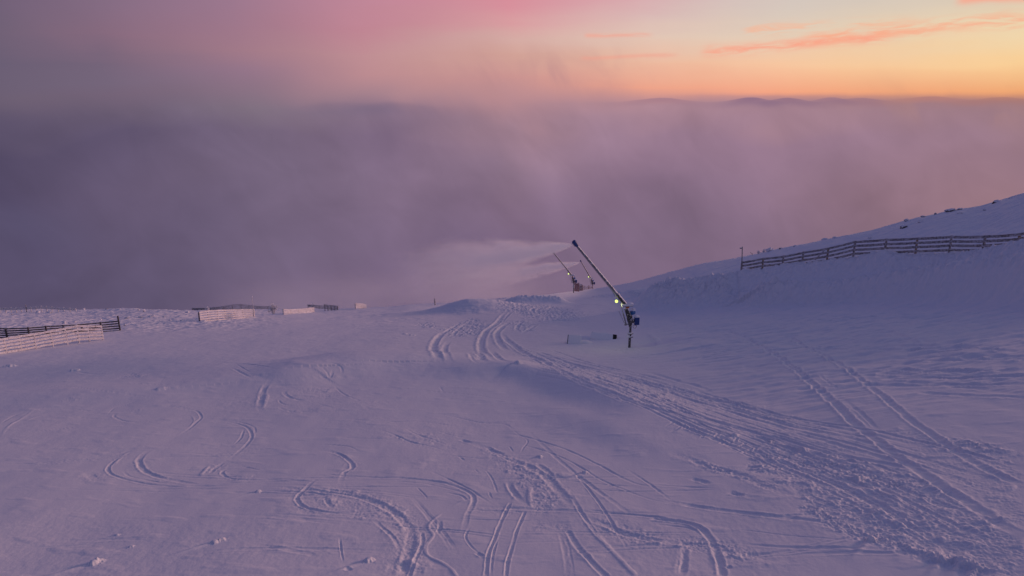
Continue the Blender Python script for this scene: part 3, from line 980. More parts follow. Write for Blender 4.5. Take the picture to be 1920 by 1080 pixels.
for i in range(17):                                             # comb of snowcat tread marks along the road edge
    k = i / 16.0
    cx, cy = 90 + 480 * k, 378 + 145 * k + 14 * math.sin(i * 1.7)
    ln_ = 26 + 16 * math.sin(i * 2.3)
    T('R', [(cx - ln_, cy + 10), (cx, cy), (cx + ln_ * 0.7, cy - 13)], 0.10, 0.10, 0.6, taper=0.3, n=2)
for i in range(22):                                             # tread marks in the deep road
    k = i / 21.0
    cx, cy = 640 + 560 * k + random.uniform(-25, 25), 545 + 130 * k + random.uniform(-30, 30)
    T('R', [(cx - 55, cy + 16), (cx, cy), (cx + 60, cy - 14)], 0.13, 0.10, 0.7, taper=0.3, n=2, rgh=0.5)
patch('R', [(480, 470), (800, 505), (1100, 560), (1260, 610), (1730, 910), (1730, 1090), (1560, 1085), (1350, 1005), (1180, 955), (900, 875), (700, 745), (560, 680), (420, 600)], 1.0, 0.5)
patch('R', [(1330, 440), (1730, 490), (1730, 890), (1500, 760), (1150, 520), (1010, 400), (1160, 400)], 0.60, 0.5)
patch('R', [(560, 300), (880, 385), (960, 420), (1000, 540), (700, 480), (250, 340), (0, 270), (0, 200), (260, 250)], 0.42, 0.5)
T('R', [(700, 750), (900, 868), (1050, 905), (1180, 950), (1340, 1000), (1480, 1045), (1600, 1085)], 0.3, -0.05, 0, rgh=1.7, rw=0.45, taper=0.08)
# --- far middle: curved ruts behind the mound
T('C', [(870, 390), (760, 470), (690, 548)], 0.28, 0.14)
T('C', [(800, 400), (680, 470), (600, 520)], 0.3, 0.14, rgh=0.8)
T('C', [(640, 480), (570, 555), (540, 640), (580, 712), (650, 790)], 0.40, 0.20, 0.6, taper=0.2)
T('C', [(690, 555), (640, 640), (672, 722), (730, 785)], 0.30, 0.14)
T('C', [(1225, 285), (1160, 350), (1090, 432), (1030, 470), (980, 540), (968, 620), (1010, 690), (1075, 752), (1150, 782)], 0.40, 0.22, 0.8)
T('C', [(1265, 378), (1170, 442), (1110, 502), (1122, 562), (1162, 622), (1255, 682)], 0.35, 0.18, 0.8)
T('C', [(1130, 490), (1200, 562), (1300, 642), (1400, 702), (1550, 762), (1700, 832), (1930, 892)], 0.35, 0.16, 0.8)
T('C', [(1130, 490), (1180, 455), (1260, 450)], 0.25, 0.10)
T('C', [(862, 655), (900, 722), (965, 785)], 0.30, 0.15)
T('C', [(930, 648), (962, 722), (1035, 775), (1090, 790)], 0.40, 0.20, rgh=0.7)
T('C', [(1060, 648), (1122, 722), (1210, 775)], 0.30, 0.16, rgh=0.4)
T('C', [(1440, 330), (1430, 290), (1482, 270), (1560, 265)], 0.35, 0.20)
T('C', [(1470, 320), (1490, 285), (1530, 270)], 0.3, 0.15)
T('C', [(1555, 300), (1600, 272), (1660, 265)], 0.3, 0.15)
T('C', [(1260, 290), (1200, 350), (1120, 430)], 0.3, 0.14)
T('C', [(1350, 380), (1300, 440), (1290, 500)], 0.3, 0.12)
T('C', [(1480, 420), (1390, 480), (1330, 520)], 0.3, 0.12, rgh=0.8)
patch('C', [(560, 470), (900, 360), (1050, 420), (980, 520), (700, 540)], 0.9, 1.0)
patch('C', [(360, 410), (560, 400), (600, 460), (400, 450)], 0.9, 1.0)
patch('C', [(1050, 190), (1300, 190), (1700, 260), (1920, 330), (1920, 400), (1500, 400), (1100, 260)], 1.1, 1.5)
patch('C', [(1150, 400), (1450, 380), (1500, 520), (1250, 480)], 0.7, 1.0)
patch('C', [(1200, 690), (1420, 680), (1920, 880), (1920, 930), (1500, 840)], 0.6, 0.6)
# --- right field crossings
T('T', [(0, 490), (200, 470), (400, 440), (620, 410), (760, 385), (1000, 350)], 0.35, 0.12, 0.6)
T('T', [(150, 520), (330, 500), (520, 460), (740, 415), (900, 375), (1100, 345)], 0.35, 0.10, 0.6)
T('T', [(250, 350), (310, 395), (300, 420), (220, 440)], 0.3, -0.12, 0, rgh=0.5)
T('T', [(560, 330), (700, 385), (790, 430)], 0.3, 0.08)
T('T', [(1300, 340), (1400, 385), (1480, 420)], 0.3, 0.08)
T('T', [(960, 500), (1150, 470), (1400, 420), (1640, 400)], 0.3, 0.08)
T('T', [(700, 195), (1000, 190), (1300, 150), (1600, 110), (1930, 85)], 0.5, 0.14, 0.6, rgh=0.5)
T('T', [(600, 240), (900, 232), (1200, 210), (1500, 175), (1930, 130)], 0.4, 0.12, 0.6, rgh=0.4)
T('T', [(900, 310), (1250, 290), (1600, 275), (1930, 290)], 0.4, 0.07, 0.6)
T('T', [(1150, 580), (1400, 575), (1700, 585), (1930, 575)], 0.3, 0.06, 0.6)
for ln_, w_, d_, r_ in (([(860, 62), (960, 72), (1080, 120), (1200, 180), (1330, 235), (1480, 292), (1730, 350)], 0.30, 0.16, 0.0),
                        ([(900, 20), (1000, 60), (1120, 110), (1250, 160), (1400, 215), (1560, 262), (1730, 305)], 0.30, 0.15, 0.4),
                        ([(960, 40), (1060, 85), (1190, 140), (1330, 192), (1480, 240), (1730, 290)], 0.22, 0.12, 0.0),
                        ([(1000, 48), (1150, 100), (1300, 150), (1450, 195), (1600, 228), (1730, 252)], 0.35, 0.15, 0.5),
                        ([(900, 75), (1010, 100), (1130, 155), (1270, 222), (1420, 285)], 0.20, 0.12, 0.0),
                        ([(1060, 40), (1200, 85), (1400, 140), (1600, 190)], 0.3, 0.10, 0.3)):
    T('M', ln_, w_, d_, 0.7, rgh=r_ * 2, rw=0.5, taper=0.06)
patch('M', [(900, 45), (1060, 70), (1300, 140), (1718, 215), (1730, 340), (1450, 285), (1180, 180), (1000, 95)], 1.0, 0.6)
rb_ = random.Random(9)
LOW_ = [(980, 690), (1100, 722), (1250, 790), (1400, 855), (1560, 930), (1700, 1010), (1800, 1075)]
UPP_ = [(1000, 655), (1150, 690), (1300, 730), (1480, 775), (1620, 800), (1780, 835), (1930, 870)]
for k in range(20):                                             # fine parallel machine lines along the road
    f = (k + rb_.uniform(0.1, 0.9)) / 20
    i0, i1 = rb_.choice([0, 0, 0, 1, 2]), rb_.choice([5, 6, 7, 7])
    pp = [(a + (c - a) * f + rb_.uniform(-5, 5), b + (d_ - b) * f + rb_.uniform(-2.5, 2.5)) for (a, b), (c, d_) in zip(LOW_, UPP_)][i0:i1]
    T('P', pp, rb_.uniform(0.08, 0.18), rb_.uniform(0.04, 0.075), 0.7, taper=0.12)
rl_ = random.Random(5)
for k in range(30):
    y0 = 130 + 500 * (k / 30.0) ** 0.9 + rl_.uniform(-8, 8)
    x0 = rl_.uniform(480, 1300) if y0 < 420 else rl_.uniform(1100, 1500)
    L_ = rl_.uniform(350, 900)
    sl_ = rl_.uniform(-0.13, -0.03) if y0 < 400 else rl_.uniform(-0.06, 0.03)
    bw = rl_.uniform(-14, 14)
    T('T', [(x0, y0), (x0 + L_ * 0.33, y0 + sl_ * L_ * 0.33 + bw), (x0 + L_ * 0.66, y0 + sl_ * L_ * 0.66 + bw), (x0 + L_, y0 + sl_ * L_)],
      rl_.uniform(0.2, 0.5), rl_.uniform(0.06, 0.14), 0.7, rgh=rl_.choice([0, 0, 0.3]), taper=0.3)
patch('P', [(1150, 655), (1180, 648), (1215, 652), (1210, 664), (1170, 664)], 0.5, 0.5)
# --- lumpy crests of the ploughed banks
for P, A, wf, wb in RIDGES[:3]:
    m_ = np.zeros_like(det)
    rs, cs = sub_range(P, 9)
    f = ridge_field(XX[rs, cs], YY[rs, cs], P, np.ones(len(P)), wf * 1.1, wb * 0.30)
    m_[rs, cs] = f
    lump = np.abs(fbm(XX[rs, cs] / 1.1, YY[rs, cs] / 0.7, 71, 3)) - 0.20
    det[rs, cs] += (f * lump * 0.34 * np.minimum(1, np.interp(XX[rs, cs], [8, 16], [0.3, 1]))).astype(np.float32)
    rough[rs, cs] = np.maximum(rough[rs, cs] * (1 - np.clip(f, 0, 1)), 0)
    det[rs, cs] += (0.38 * f * (0.34 * np.abs(fbm(XX[rs, cs] / 0.6, YY[rs, cs] / 0.30, 73, 3)) + 0.12 * fbm(XX[rs, cs] / 0.25, YY[rs, cs] / 0.16, 79, 2) - 0.12)).astype(np.float32).astype(np.float32)
P, A, wf, wb = RIDGES[-1]
rs, cs = sub_range(P, 4)
f = ridge_field(XX[rs, cs], YY[rs, cs], P, np.ones(len(P)), 1.0, 1.0)
det[rs, cs] += (f * 0.20 * fbm(XX[rs, cs] / 0.5, YY[rs, cs] / 0.5, 77, 3)).astype(np.float32)
# --- wind-tailed clods near the camera
for z, x, y, r, h in (('L', 432, 1020, 0.16, 0.16), ('L', 460, 1010, 0.13, 0.09), ('L', 990, 930, 0.13, 0.11), ('L', 1022, 918, 0.12, 0.10), ('L', 1187, 690, 0.13, 0.11), ('L', 605, 945, 0.09, 0.06),
                      ('L', 538, 886, 0.09, 0.06), ('L', 740, 218, 0.4, 0.10), ('L', 1697, 1010, 0.16, 0.14), ('M', 1218, 608, 0.16, 0.12), ('M', 1010, 536, 0.16, 0.1),
                      ('R', 1012, 920, 0.16, 0.2), ('R', 385, 432, 0.2, 0.16), ('R', 550, 460, 0.16, 0.14), ('R', 705, 495, 0.25, 0.16), ('C', 1300, 776, 0.35, 0.3), ('C', 285, 515, 0.35, 0.2), ('C', 345, 525, 0.4, 0.2),
                      ('L', 345, 135, 0.4, 0.25), ('L', 50, 118, 0.4, 0.25), ('R', 1345, 1000, 0.2, 0.18), ('R', 1440, 1020, 0.25, 0.2), ('R', 1500, 1040, 0.2, 0.16)):
    px = topx(z, [(x, y)])
    r, h = r * 0.7, h * 0.6
    p = at(px[:, 0], px[:, 1])[0]
    rs, cs = sub_range(p[None], 2.0)
    X, Y = XX[rs, cs] - p[0], YY[rs, cs] - p[1]
    q = np.hypot(X, Y) / r * (1 + 0.5 * perlin(X / r * 1.5 + x, Y / r * 1.5, 83))
    det[rs, cs] += (h * np.exp(-q ** 4)).astype(np.float32)
    ux, uy = -0.75, -0.66                                        # wind tail and scour
    s, d = X * ux + Y * uy, X * uy - Y * ux
    det[rs, cs] += (0.35 * h * np.exp(-(d / (0.7 * r)) ** 2) * np.exp(-((s - 0.5) / 0.5) ** 2)).astype(np.float32)
    det[rs, cs] -= (0.3 * h * np.exp(-((d - 1.2 * r) / r) ** 2) * np.exp(-((s - 0.3) / 0.4) ** 2)).astype(np.float32)

# broken-snow texture: bigger lumps far away so that they stay visible
chunk = np.maximum(fbm(XX / 0.75 + 0.2 * perlin(XX / 0.2, YY / 0.2, 131), YY / 0.6, 133, 2) - 0.12, 0) * 0.16
lum = (chunk + np.maximum(fbm(XX / 0.26, YY / 0.24, 101, 3), -0.05) * 0.075 * (0.5 + 0.9 * sstep(perlin(XX / 2.1, YY / 1.7, 141), -0.3, 0.5))
       + fbm(XX / 0.085, YY / 0.10, 111, 3) * 0.028 - 0.03)
lumf = np.abs(fbm(XX / 0.55, YY / 0.6, 121, 3)) * 0.24 - 0.08
fw = sstep(YY, 38, 60)
det += rough * ((1 - fw) * lum + fw * lumf).astype(np.float32)
ZZ = ZZ + det

me = bpy.data.meshes.new('snow_slope')
co = np.stack([XX, YY, ZZ], -1).reshape(-1, 3).astype(np.float32)
idx = np.arange(NR * NC).reshape(NR, NC)
quads = np.stack([idx[:-1, :-1], idx[:-1, 1:], idx[1:, 1:], idx[1:, :-1]], -1).reshape(-1, 4).astype(np.int32)
me.vertices.add(len(co))
me.vertices.foreach_set('co', co.ravel())
me.loops.add(quads.size)
me.loops.foreach_set('vertex_index', quads.ravel())
me.polygons.add(len(quads))
me.polygons.foreach_set('loop_start', np.arange(0, quads.size, 4, dtype=np.int32))
me.polygons.foreach_set('use_smooth', np.ones(len(quads), bool))
me.update(calc_edges=True)
me.materials.append(M_SNOW)
snow = bpy.data.objects.new('snow_slope', me)
COL.objects.link(snow)
tag(snow, 'rutted snow covered ski slope', kind='structure')


def gz(x, y):
    """height of the finished sheet"""
    r = np.interp(y, yy, np.arange(NR))
    w = max(y, WMIN)
    c = np.interp(x / w, tt, np.arange(NC))
    return float(ZZ[int(round(r)), int(round(c))])


# ------------------------------------------------------------------ snow lances
def make_lance(label, base_p, scale, rz=0.0, tip=(-4.376, 8.13), lit=18.0, dark=False):
    root = empty('snow_lance', base_p, rz, scale)
    tag(root, label, 'snow gun', 'snow lances along the piste')
    V = lambda x, z, y=0.0: Vector((x, y, z))
    A = V(-0.42, 3.38)
    Tp = V(*tip)
    D = (Tp - A).normalized()
    B = A + D * 0.95
    Nn = Vector((-D.z, 0, D.x))             # square to the tube, on the lamp side
    if Nn.z > 0:
        Nn = -Nn
    Ml = M_DARK if dark else M_LANCE
    post = MB().tube([V(0, -0.8), V(0, 1.95)], 0.095, 14).tube([V(0, 1.8), V(0, 2.55)], 0.125, 14).build('post', M_POST, root)
    for z in (1.12, 0.85):
        MB().tube([V(0, z - 0.03), V(0, z + 0.03)], 0.19, 16).box((0.19, 0, z), (0.10, 0.08, 0.05)).build('collar', M_DARK, post)
        MB().blob((-0.02, -0.02, z + 0.05), (0.21, 0.2, 0.07), 0.15, 2, seed=int(z * 10)).build('snow_cap', M_CAP, post)
    MB().blob((-0.07, -0.04, 1.0), (0.08, 0.09, 0.13), 0.15, 2, seed=4).blob((-0.10, -0.02, 1.55), (0.035, 0.07, 0.32), 0.2, 2, seed=5).build('snow_cap', M_CAP, post)
    # tilting head
    rot = (V(-0.36, 3.1) - V(0.02, 1.9)).to_track_quat('Z', 'Y').to_matrix()
    hd = MB().box(V(-0.17, 2.5), (0.10, 0.24, 1.25), rot, 0.02)
    hd.box(V(-0.24, 2.62, -0.14), (0.05, 0.24, 0.9), rot).box(V(-0.24, 2.62, 0.14), (0.05, 0.24, 0.9), rot)
    hd.tube([V(-0.12, 2.35, -0.22), V(-0.12, 2.35, 0.22)], 0.07, 12)
    hd.tube([V(-0.34, 3.05, -0.2), V(-0.34, 3.05, 0.2)], 0.06, 12)
    hd.build('tilt_bracket', M_DARK, root)
    vb = MB().box(V(0.07, 2.15, -0.02), (0.30, 0.30, 0.34), None, 0.03).tube([V(0.0, 2.3, -0.18), V(0.16, 2.3, -0.18)], 0.07, 10)
    vb.tube([V(0.16, 2.02, -0.12), V(0.27, 2.02, -0.12)], 0.05, 10).build('valve_block', M_POST, root)
    mt = MB().tube([V(0.02, 2.72, 0.05), V(0.16, 2.86, -0.22)], 0.17, 16).tube([V(0.16, 2.86, -0.22), V(0.175, 2.875, -0.25)], 0.13, 16).build('drive_motor', M_LBLUE, root)
    MB().blob((0.16, -0.08, 3.02), (0.16, 0.2, 0.10), 0.18, 2, seed=8).build('snow_cap', M_CAP, mt)
    # control cabinet
    cb = MB().box(V(0.45, 2.14, -0.05), (0.36, 0.28, 0.58), None, 0.02).box(V(0.45, 2.14, -0.198), (0.32, 0.02, 0.53), None, 0.006).build('control_box', M_BLUE, root)
    MB().box(V(0.45, 2.475, -0.05), (0.38, 0.30, 0.10), None, 0.04).blob((0.42, -0.05, 2.52), (0.17, 0.13, 0.05), 0.15, 2, seed=3).build('snow_cap', M_CAP, cb)
    MB().box(V(0.22, 2.14, 0.0), (0.16, 0.12, 0.3)).box(V(0.33, 1.84, -0.05), (0.12, 0.1, 0.05)).build('cabinet_bracket', M_DARK, cb)
    MB().tube([V(0.42, 1.86, -0.08), V(0.44, 1.72, -0.1), V(0.38, 1.60, -0.1), V(0.28, 1.56, -0.08), V(0.2, 1.66, -0.06), V(0.19, 1.85, -0.05)], 0.022, 8).build('cable', M_CABLE, cb)
    MB().tube([V(0.34, 1.86, -0.02), V(0.34, 1.76, -0.02)], 0.045, 10).build('cable_gland', M_ORANGE, cb)
    # snow laden tray
    tr_rot = (V(0.10, 3.42) - V(-0.74, 3.36)).to_track_quat('X', 'Z').to_matrix()
    tray = MB().box(V(-0.32, 3.30), (0.86, 0.40, 0.035), tr_rot, 0.01).build('tray', M_STEEL, root)
    MB().box(V(-0.32, 3.40), (0.86, 0.42, 0.15), tr_rot, 0.05).blob((-0.1, 0, 3.46), (0.22, 0.2, 0.07), 0.15, 2, seed=2).build('snow_cap', M_CAP, tray)
    MB().box(V(-0.30, 3.22, -0.16), (0.24, 0.06, 0.12), tr_rot, 0.01).build('warning_plate', M_ORANGE, tray)
    # lifting ram and guide rod
    ram = MB().tube([V(-0.80, 3.42, -0.05), V(-0.58, 2.68, -0.05)], 0.028, 10).tube([V(-0.60, 2.75, -0.05), V(-0.33, 1.86, -0.05)], 0.050, 12).build('lifting_ram', M_STEEL, root)
    MB().tube([V(-0.40, 1.86, -0.05), V(0.05, 1.90, 0.0)], 0.05, 8).box(V(-0.38, 1.84, -0.05), (0.16, 0.14, 0.07)).build('ram_bracket', M_DARK, ram)
    MB().tube([V(-0.92, 2.92, -0.1), V(-0.50, 2.02, -0.1)], 0.018, 8).tube([V(-0.50, 2.04, -0.1), V(-0.36, 1.9, -0.06)], 0.018, 8).build('guide_rod', M_STEEL, root)
    MB().tube([V(-0.25, 2.7, -0.2), V(-0.32, 2.45, -0.22), V(-0.26, 2.2, -0.2), V(-0.16, 1.98, -0.16), V(-0.1, 1.7, -0.12)], 0.035, 10).build('hose', M_CABLE, root)
    MB().tube([V(0.1, 2.3, -0.2), V(0.02, 2.55, -0.24), V(-0.16, 2.85, -0.2), V(-0.3, 3.1, -0.17)], 0.03, 10).build('hose', M_CABLE, root)
    # the lance itself
    MB().tube([A - D * 0.25, A, B], [0.12, 0.145, 0.145], 16).tube([B - D * 0.06, B + D * 0.10], 0.165, 16).build('sleeve', M_DARK, root)
    tube = MB().tube([B, B + (Tp - B) * 0.5, Tp - D * 0.35], [0.112, 0.098, 0.084], 18).build('lance_tube', Ml, root)
    MB().tube([B + D * 0.12 + Nn * 0.14, B + D * 2.2 + Nn * 0.125, Tp - D * 0.4 + Nn * 0.10], 0.014, 6).build('supply_pipe', M_STEEL, tube)
    for k in (0.22, 0.48, 0.74):
        q = B + (Tp - B) * k
        MB().tube([q, q + D * 0.05], 0.128 - 0.03 * k + 0.008, 16).build('band', M_STEEL, tube)
    nz = MB().tube([Tp - D * 0.42, Tp - D * 0.30, Tp], [0.105, 0.145, 0.15], 16).tube([Tp, Tp + D * 0.10], [0.16, 0.12], 16)
    nz.build('nozzle_head', M_BLUE, root)
    nn = MB()
    for k in range(5):
        c = Tp - D * (0.03 + 0.075 * k) + Nn * 0.10
        nn.tube([c, c + Nn * 0.09 + D * 0.02], [0.03, 0.02], 8)
    nn.build('nozzle', M_DARK, root)
    # work lamp on the sleeve
    L0 = B - D * 0.30 + Nn * 0.14
    Lc = L0 + Nn * 0.12
    lamp = MB().tube([L0 - Nn * 0.05, Lc], 0.02, 8).tube([Lc - Nn * 0.02, Lc + Nn * 0.08], [0.05, 0.10], 14).build('lamp', M_DARK, root)
    MB().blob(Lc + Nn * 0.10, (0.12, 0.12, 0.12), 0.0, 2).build('bulb', M_LAMP, lamp)
    MB().tube([L0 - D * 0.55 + Nn * 0.02, L0 - D * 0.2 + Nn * 0.10, L0 + D * 0.15 + Nn * 0.13, L0 + D * 0.8 - Nn * 0.01], 0.016, 8).build('cable', M_STEEL, lamp)
    ld = bpy.data.lights.new('lamp_light', 'POINT')
    ld.energy = lit * scale * scale
    ld.color = (0.95, 1.0, 0.5)
    ld.shadow_soft_size = 0.05
    lo = bpy.data.objects.new('lamp_light', ld)
    COL.objects.link(lo)
    lo.parent = lamp
    lo.location = Lc + Nn * 0.26 - Vector((0, 0.05, 0))
    return root


pL = ground_pt(1180, 652)
pL.z = gz(pL.x, pL.y)
SC1 = 1.0
g1, t1 = gt(1180, 652)
PXM = FP / (pL.y * CP + (CZ - pL.z) * SP)          # photo pixels per metre there
S1 = 24.0 / PXM * 1.035
lance1 = make_lance('tallest snow lance nearest the camera, spraying snow, blue box on its dark post', pL, S1)


def place_lance(px, py, depth, s, label, **kw):
    p = pt(px, py, depth)
    return make_lance(label, p, s, **kw)


p2 = pt(1075.5, 546.5, 140)
lance2 = place_lance(1075.5, 546.5, 140, S1 * 0.372 * 140 / pL.y * 0.985, 'dark snow lance left of the red slatted fence, its lamp lit and no spray', tip=(-4.25, 8.1), dark=True, lit=5)
p3 = pt(1110.5, 546, 178)
lance3 = place_lance(1110.5, 546, 178, S1 * 0.29 * 178 / pL.y, 'farthest and smallest snow lance, behind the red slatted fence, spraying snow', tip=(-3.2, 8.0), dark=True, lit=5)


# ------------------------------------------------------------------ fences
def fence(label, tops, bots, depths, nrail, rail_h, post_m, rail_m, rail_t=0.05, post_r=0.07, extra=0.10, group='wooden snow fences', front=True, post_px=None,
          frost=0.012, tall_ends=(0, 0), name='wooden_fence', cat='fence', sag=0.0, skip=()):
    """tops, bots: photo points of the top and bottom rail; one post at every point"""
    n = len(tops)
    T3 = [pt(p[0], p[1], d) for p, d in zip(tops, depths)]
    B3 = [pt(p[0], p[1], d) for p, d in zip(bots, depths)]
    o = T3[n // 2].copy()
    o.z = min(b.z for b in B3)
    root = empty(name, o)
    tag(root, label, cat, group)
    for i in range(n):
        up = Vector((0, 0, 1))
        t_, b_ = T3[i] - o, B3[i] - o
        h = (t_.z - b_.z)
        ex = extra + (tall_ends[0] if i == 0 else tall_ends[1] if i == n - 1 else 0) + random.uniform(-0.03, 0.05)
        foot = Vector((b_.x, b_.y, b_.z - 0.75))
        head = Vector((b_.x + random.uniform(-.03, .03), b_.y, t_.z + ex))
        mid = [foot.lerp(head, k / 5) for k in range(6)]
        pm = post_m[i % len(post_m)] if isinstance(post_m, list) else post_m
        p = MB().tube(mid, [post_r * random.uniform(0.9, 1.12) for _ in mid], 8)
        p.build('post', pm, root)
    for k in range(nrail):
        f = k / max(1, nrail - 1)
        mb = MB()
        rr = random.Random(k * 13 + n)
        for i in range(n - 1):
            if (k, i) in skip:
                continue
            a, b = (T3[i].lerp(B3[i], f) - o), (T3[i + 1].lerp(B3[i + 1], f) - o)
            a.x, a.y = B3[i].x - o.x, B3[i].y - o.y
            b.x, b.y = B3[i + 1].x - o.x, B3[i + 1].y - o.y
            d = (b - a).normalized()
            nrm = Vector((d.y, -d.x, 0)).normalized()
            if nrm.y > 0:
                nrm = -nrm
            off = nrm * (post_r + rail_t * 0.5 + (0.002 if i % 2 else 0.008)) * (1 if front else -1)
            side = nrm * rail_t * 0.5
            zz = Vector((0, 0, rail_h * 0.5))
            m = 6
            rings = []
            e = 0.04
            for s in range(m + 1):
                q = (a - d * e).lerp(b + d * e, s / m) + off
                q.z -= sag * math.sin(math.pi * s / m)
                j = lambda: Vector((rr.uniform(-1, 1), rr.uniform(-1, 1), rr.uniform(-1, 1))) * frost
                rings.append([mb.bm.verts.new(q + side + zz + j()), mb.bm.verts.new(q - side + zz + j()), mb.bm.verts.new(q - side - zz + j()), mb.bm.verts.new(q + side - zz + j())])
            for u, v in zip(rings, rings[1:]):
                for w in range(4):
                    mb.bm.faces.new((u[w], u[(w + 1) % 4], v[(w + 1) % 4], v[w]))
            mb.bm.faces.new(rings[0][::-1])
            mb.bm.faces.new(rings[-1])
        mb.build('rail', rail_m, root, smooth=False)
    return root


def zpx(off, s, pts):
    return [(off[0] + a / s, off[1] + b / s) for a, b in pts]


# long fence on the bank to the right
xs = [100, 235, 365, 492, 650, 822, 1020, 1220, 1437, 1652, 1870, 2080]
ty = [522, 497, 484, 458, 432, 389, 376, 368, 357, 356, 342, 300]
f_top = zpx((1360, 340), 3.4286, list(zip(xs, ty)))
f_bot = [(x, y + 25 + 0.9 * i) for i, (x, y) in enumerate(f_top)]
f_dep = [fence_depth(x) for x, _ in f_top]
fence_r = fence('long grey wooden rail fence above the snow bank on the right', f_top, f_bot, f_dep, 5, 0.225, [M_WOOD_DARK, M_RAWPOST, M_WOOD_DARK], M_WOOD_DARK, 0.06, 0.10, 0.12,
                sag=0.02, frost=0.015)
brace0 = pt(1360 + 575 / 3.4286, 340 + 505 / 3.4286, fence_depth(1530) - 0.3)
brace1 = pt(1360 + 640 / 3.4286, 340 + 440 / 3.4286, fence_depth(1548) - 0.3)
MB().tube([brace0 - fence_r.location, brace1 - fence_r.location], 0.05, 8).build('brace', M_WOOD_DARK, fence_r)

# frosted fence at the left edge, the dark one behind it
Z7 = ((0, 540), 5.3333)
lx = [-190, -70, 65, 215, 355, 525, 670, 785, 890, 1028]
lt = zpx(*Z7, list(zip(lx, [560, 535, 508, 484, 462, 432, 404, 380, 381, 383])))
lb = zpx(*Z7, list(zip(lx, [683, 663, 638, 614, 588, 557, 534, 514, 505, 500])))
ld_ = [float(at(x, y + 3)[0][1]) for x, y in lb]
ld_ = [ld_[2] + (x - lx[2]) / (lx[-1] - lx[2]) * (ld_[-1] - ld_[2]) for x in lx]
fence('frosted pale board fence at the left edge, in front of the dark fence', lt, lb, ld_, 5, 0.185, M_WOOD_RIME, M_WOOD_RIME, 0.05, 0.075, 0.10, frost=0.02)
kx = [-160, -40, 72, 295, 475, 650, 830, 1020, 1203]
kt = zpx(*Z7, list(zip(kx, [418, 404, 412, 404, 390, 380, 368, 352, 334])))
kb = zpx(*Z7, list(zip(kx, [512, 500, 498, 488, 478, 466, 454, 440, 428])))
kd = [float(at(x, y)[0][1]) for x, y in kb]
kd = [max(k, l) for k, l in zip(kd, np.linspace(63, kd[-1], len(kd)))]
fence('dark bare wooden rail fence partly hidden behind the frosted fence at the left edge', kt, kb, kd, 5, 0.13, M_WOOD_BARE, M_WOOD_BARE, 0.05, 0.08, 0.12, tall_ends=(0, 0.55), front=False)

# far frosted fence on the skyline at the left
sx = [-60, 0, 55, 110, 160, 212, 262, 310, 360, 412, 465, 520, 580, 640, 700, 760]
SX_ = 9
st = zpx(*Z7, [(a, b - SX_) for a, b in zip(sx, [204, 206, 209, 209, 207, 205, 202, 199, 196, 192, 195, 200, 205, 210, 214, 218])])
sb = zpx(*Z7, [(a, b - SX_) for a, b in zip(sx, [228, 226, 226, 225, 223, 221, 218, 216, 214, 211, 213, 216, 220, 223, 226, 228])])
fence('low frosted fence far off along the skyline at the left edge', st, sb, [118.0] * len(sx), 3, 0.13, M_WOOD_RIME, M_WOOD_RIME, 0.05, 0.08, 0.10, frost=0.02)

# fences in the blowing snow
Z8 = ((340, 530), 4.8)
mx = [165, 245, 330, 400, 480, 560, 658]
mt_ = zpx(*Z8, list(zip(mx, [268, 255, 250, 249, 246, 244, 243])))
mb_ = zpx(*Z8, list(zip(mx, [350, 341, 334, 328, 320, 314, 308])))
md = [float(at(x, y + 1)[0][1]) for x, y in mb_]
md = list(np.linspace(md[0], md[-1], len(md)))
fence('frosted pale board fence with a dark end post, left of the snowy shrub', mt_, mb_, md, 5, 0.20, [M_WOOD_BARE] + [M_WOOD_RIME] * 6, M_WOOD_RIME, 0.05, 0.08, 0.05, frost=0.02)
nx_ = [918, 985, 1055, 1125, 1192]
nt = zpx(*Z8, list(zip(nx_, [243, 244, 241, 234, 226])))
nb = zpx(*Z8, list(zip(nx_, [284, 281, 276, 268, 258])))
nd = [float(at(x, y + 1)[0][1]) for x, y in nb]
nd = list(np.linspace(nd[0], nd[-1], 5))
fence('small pale board fence fading in blown snow, right of the snowy shrub', nt, nb, nd, 4, 0.17, M_WOOD_RIME, M_WOOD_RIME, 0.05, 0.07, 0.05, frost=0.02)
ox = [1292, 1320, 1350, 1380, 1408]
ot = zpx(*Z8, list(zip(ox, [196, 200, 203, 206, 209])))
ob = zpx(*Z8, list(zip(ox, [230, 234, 238, 241, 244])))
fence('short dark slat fence in the haze between two pale fences', ot, ob, [float(at(1408 / 4.8 + 340, 530 + 246 / 4.8)[0][1])] * 5, 5, 0.10, M_NET, M_NET, 0.05, 0.08, 0.05)
qx = [1566, 1600, 1632, 1660]
qt = zpx(*Z8, list(zip(qx, [190, 190, 190, 200])))
qb = zpx(*Z8, list(zip(qx, [226, 225, 224, 222])))
fence('rightmost pale board fence far off in the haze with a slanting end', qt, qb, [float(at(1620 / 4.8 + 340, 530 + 230 / 4.8)[0][1]) - 1.0 + k for k in (-1.4, -0.4, 0.6, 1.4)], 5, 0.20, M_WOOD_RIME, M_WOOD_RIME, 0.05, 0.07, 0.03, frost=0.02)
rx = [100, 200, 300, 380, 460, 540, 610, 690, 780, 860]
rt = zpx(*Z8, list(zip(rx, [228, 228, 222, 213, 200, 194, 202, 210, 212, 213])))
rb = zpx(*Z8, list(zip(rx, [244, 246, 244, 242, 238, 236, 236, 238, 240, 242])))
fence('long dark net fence on the far rim behind the pale fence and snowy shrub', rt, rb, [124] * len(rx), 5, 0.09, M_NET, M_NET, 0.04, 0.06, 0.03)
ux_ = [1140, 1190, 1240, 1290]
ut = zpx(*Z8, list(zip(ux_, [199, 200, 204, 208])))
ub = zpx(*Z8, list(zip(ux_, [212, 220, 228, 232])))
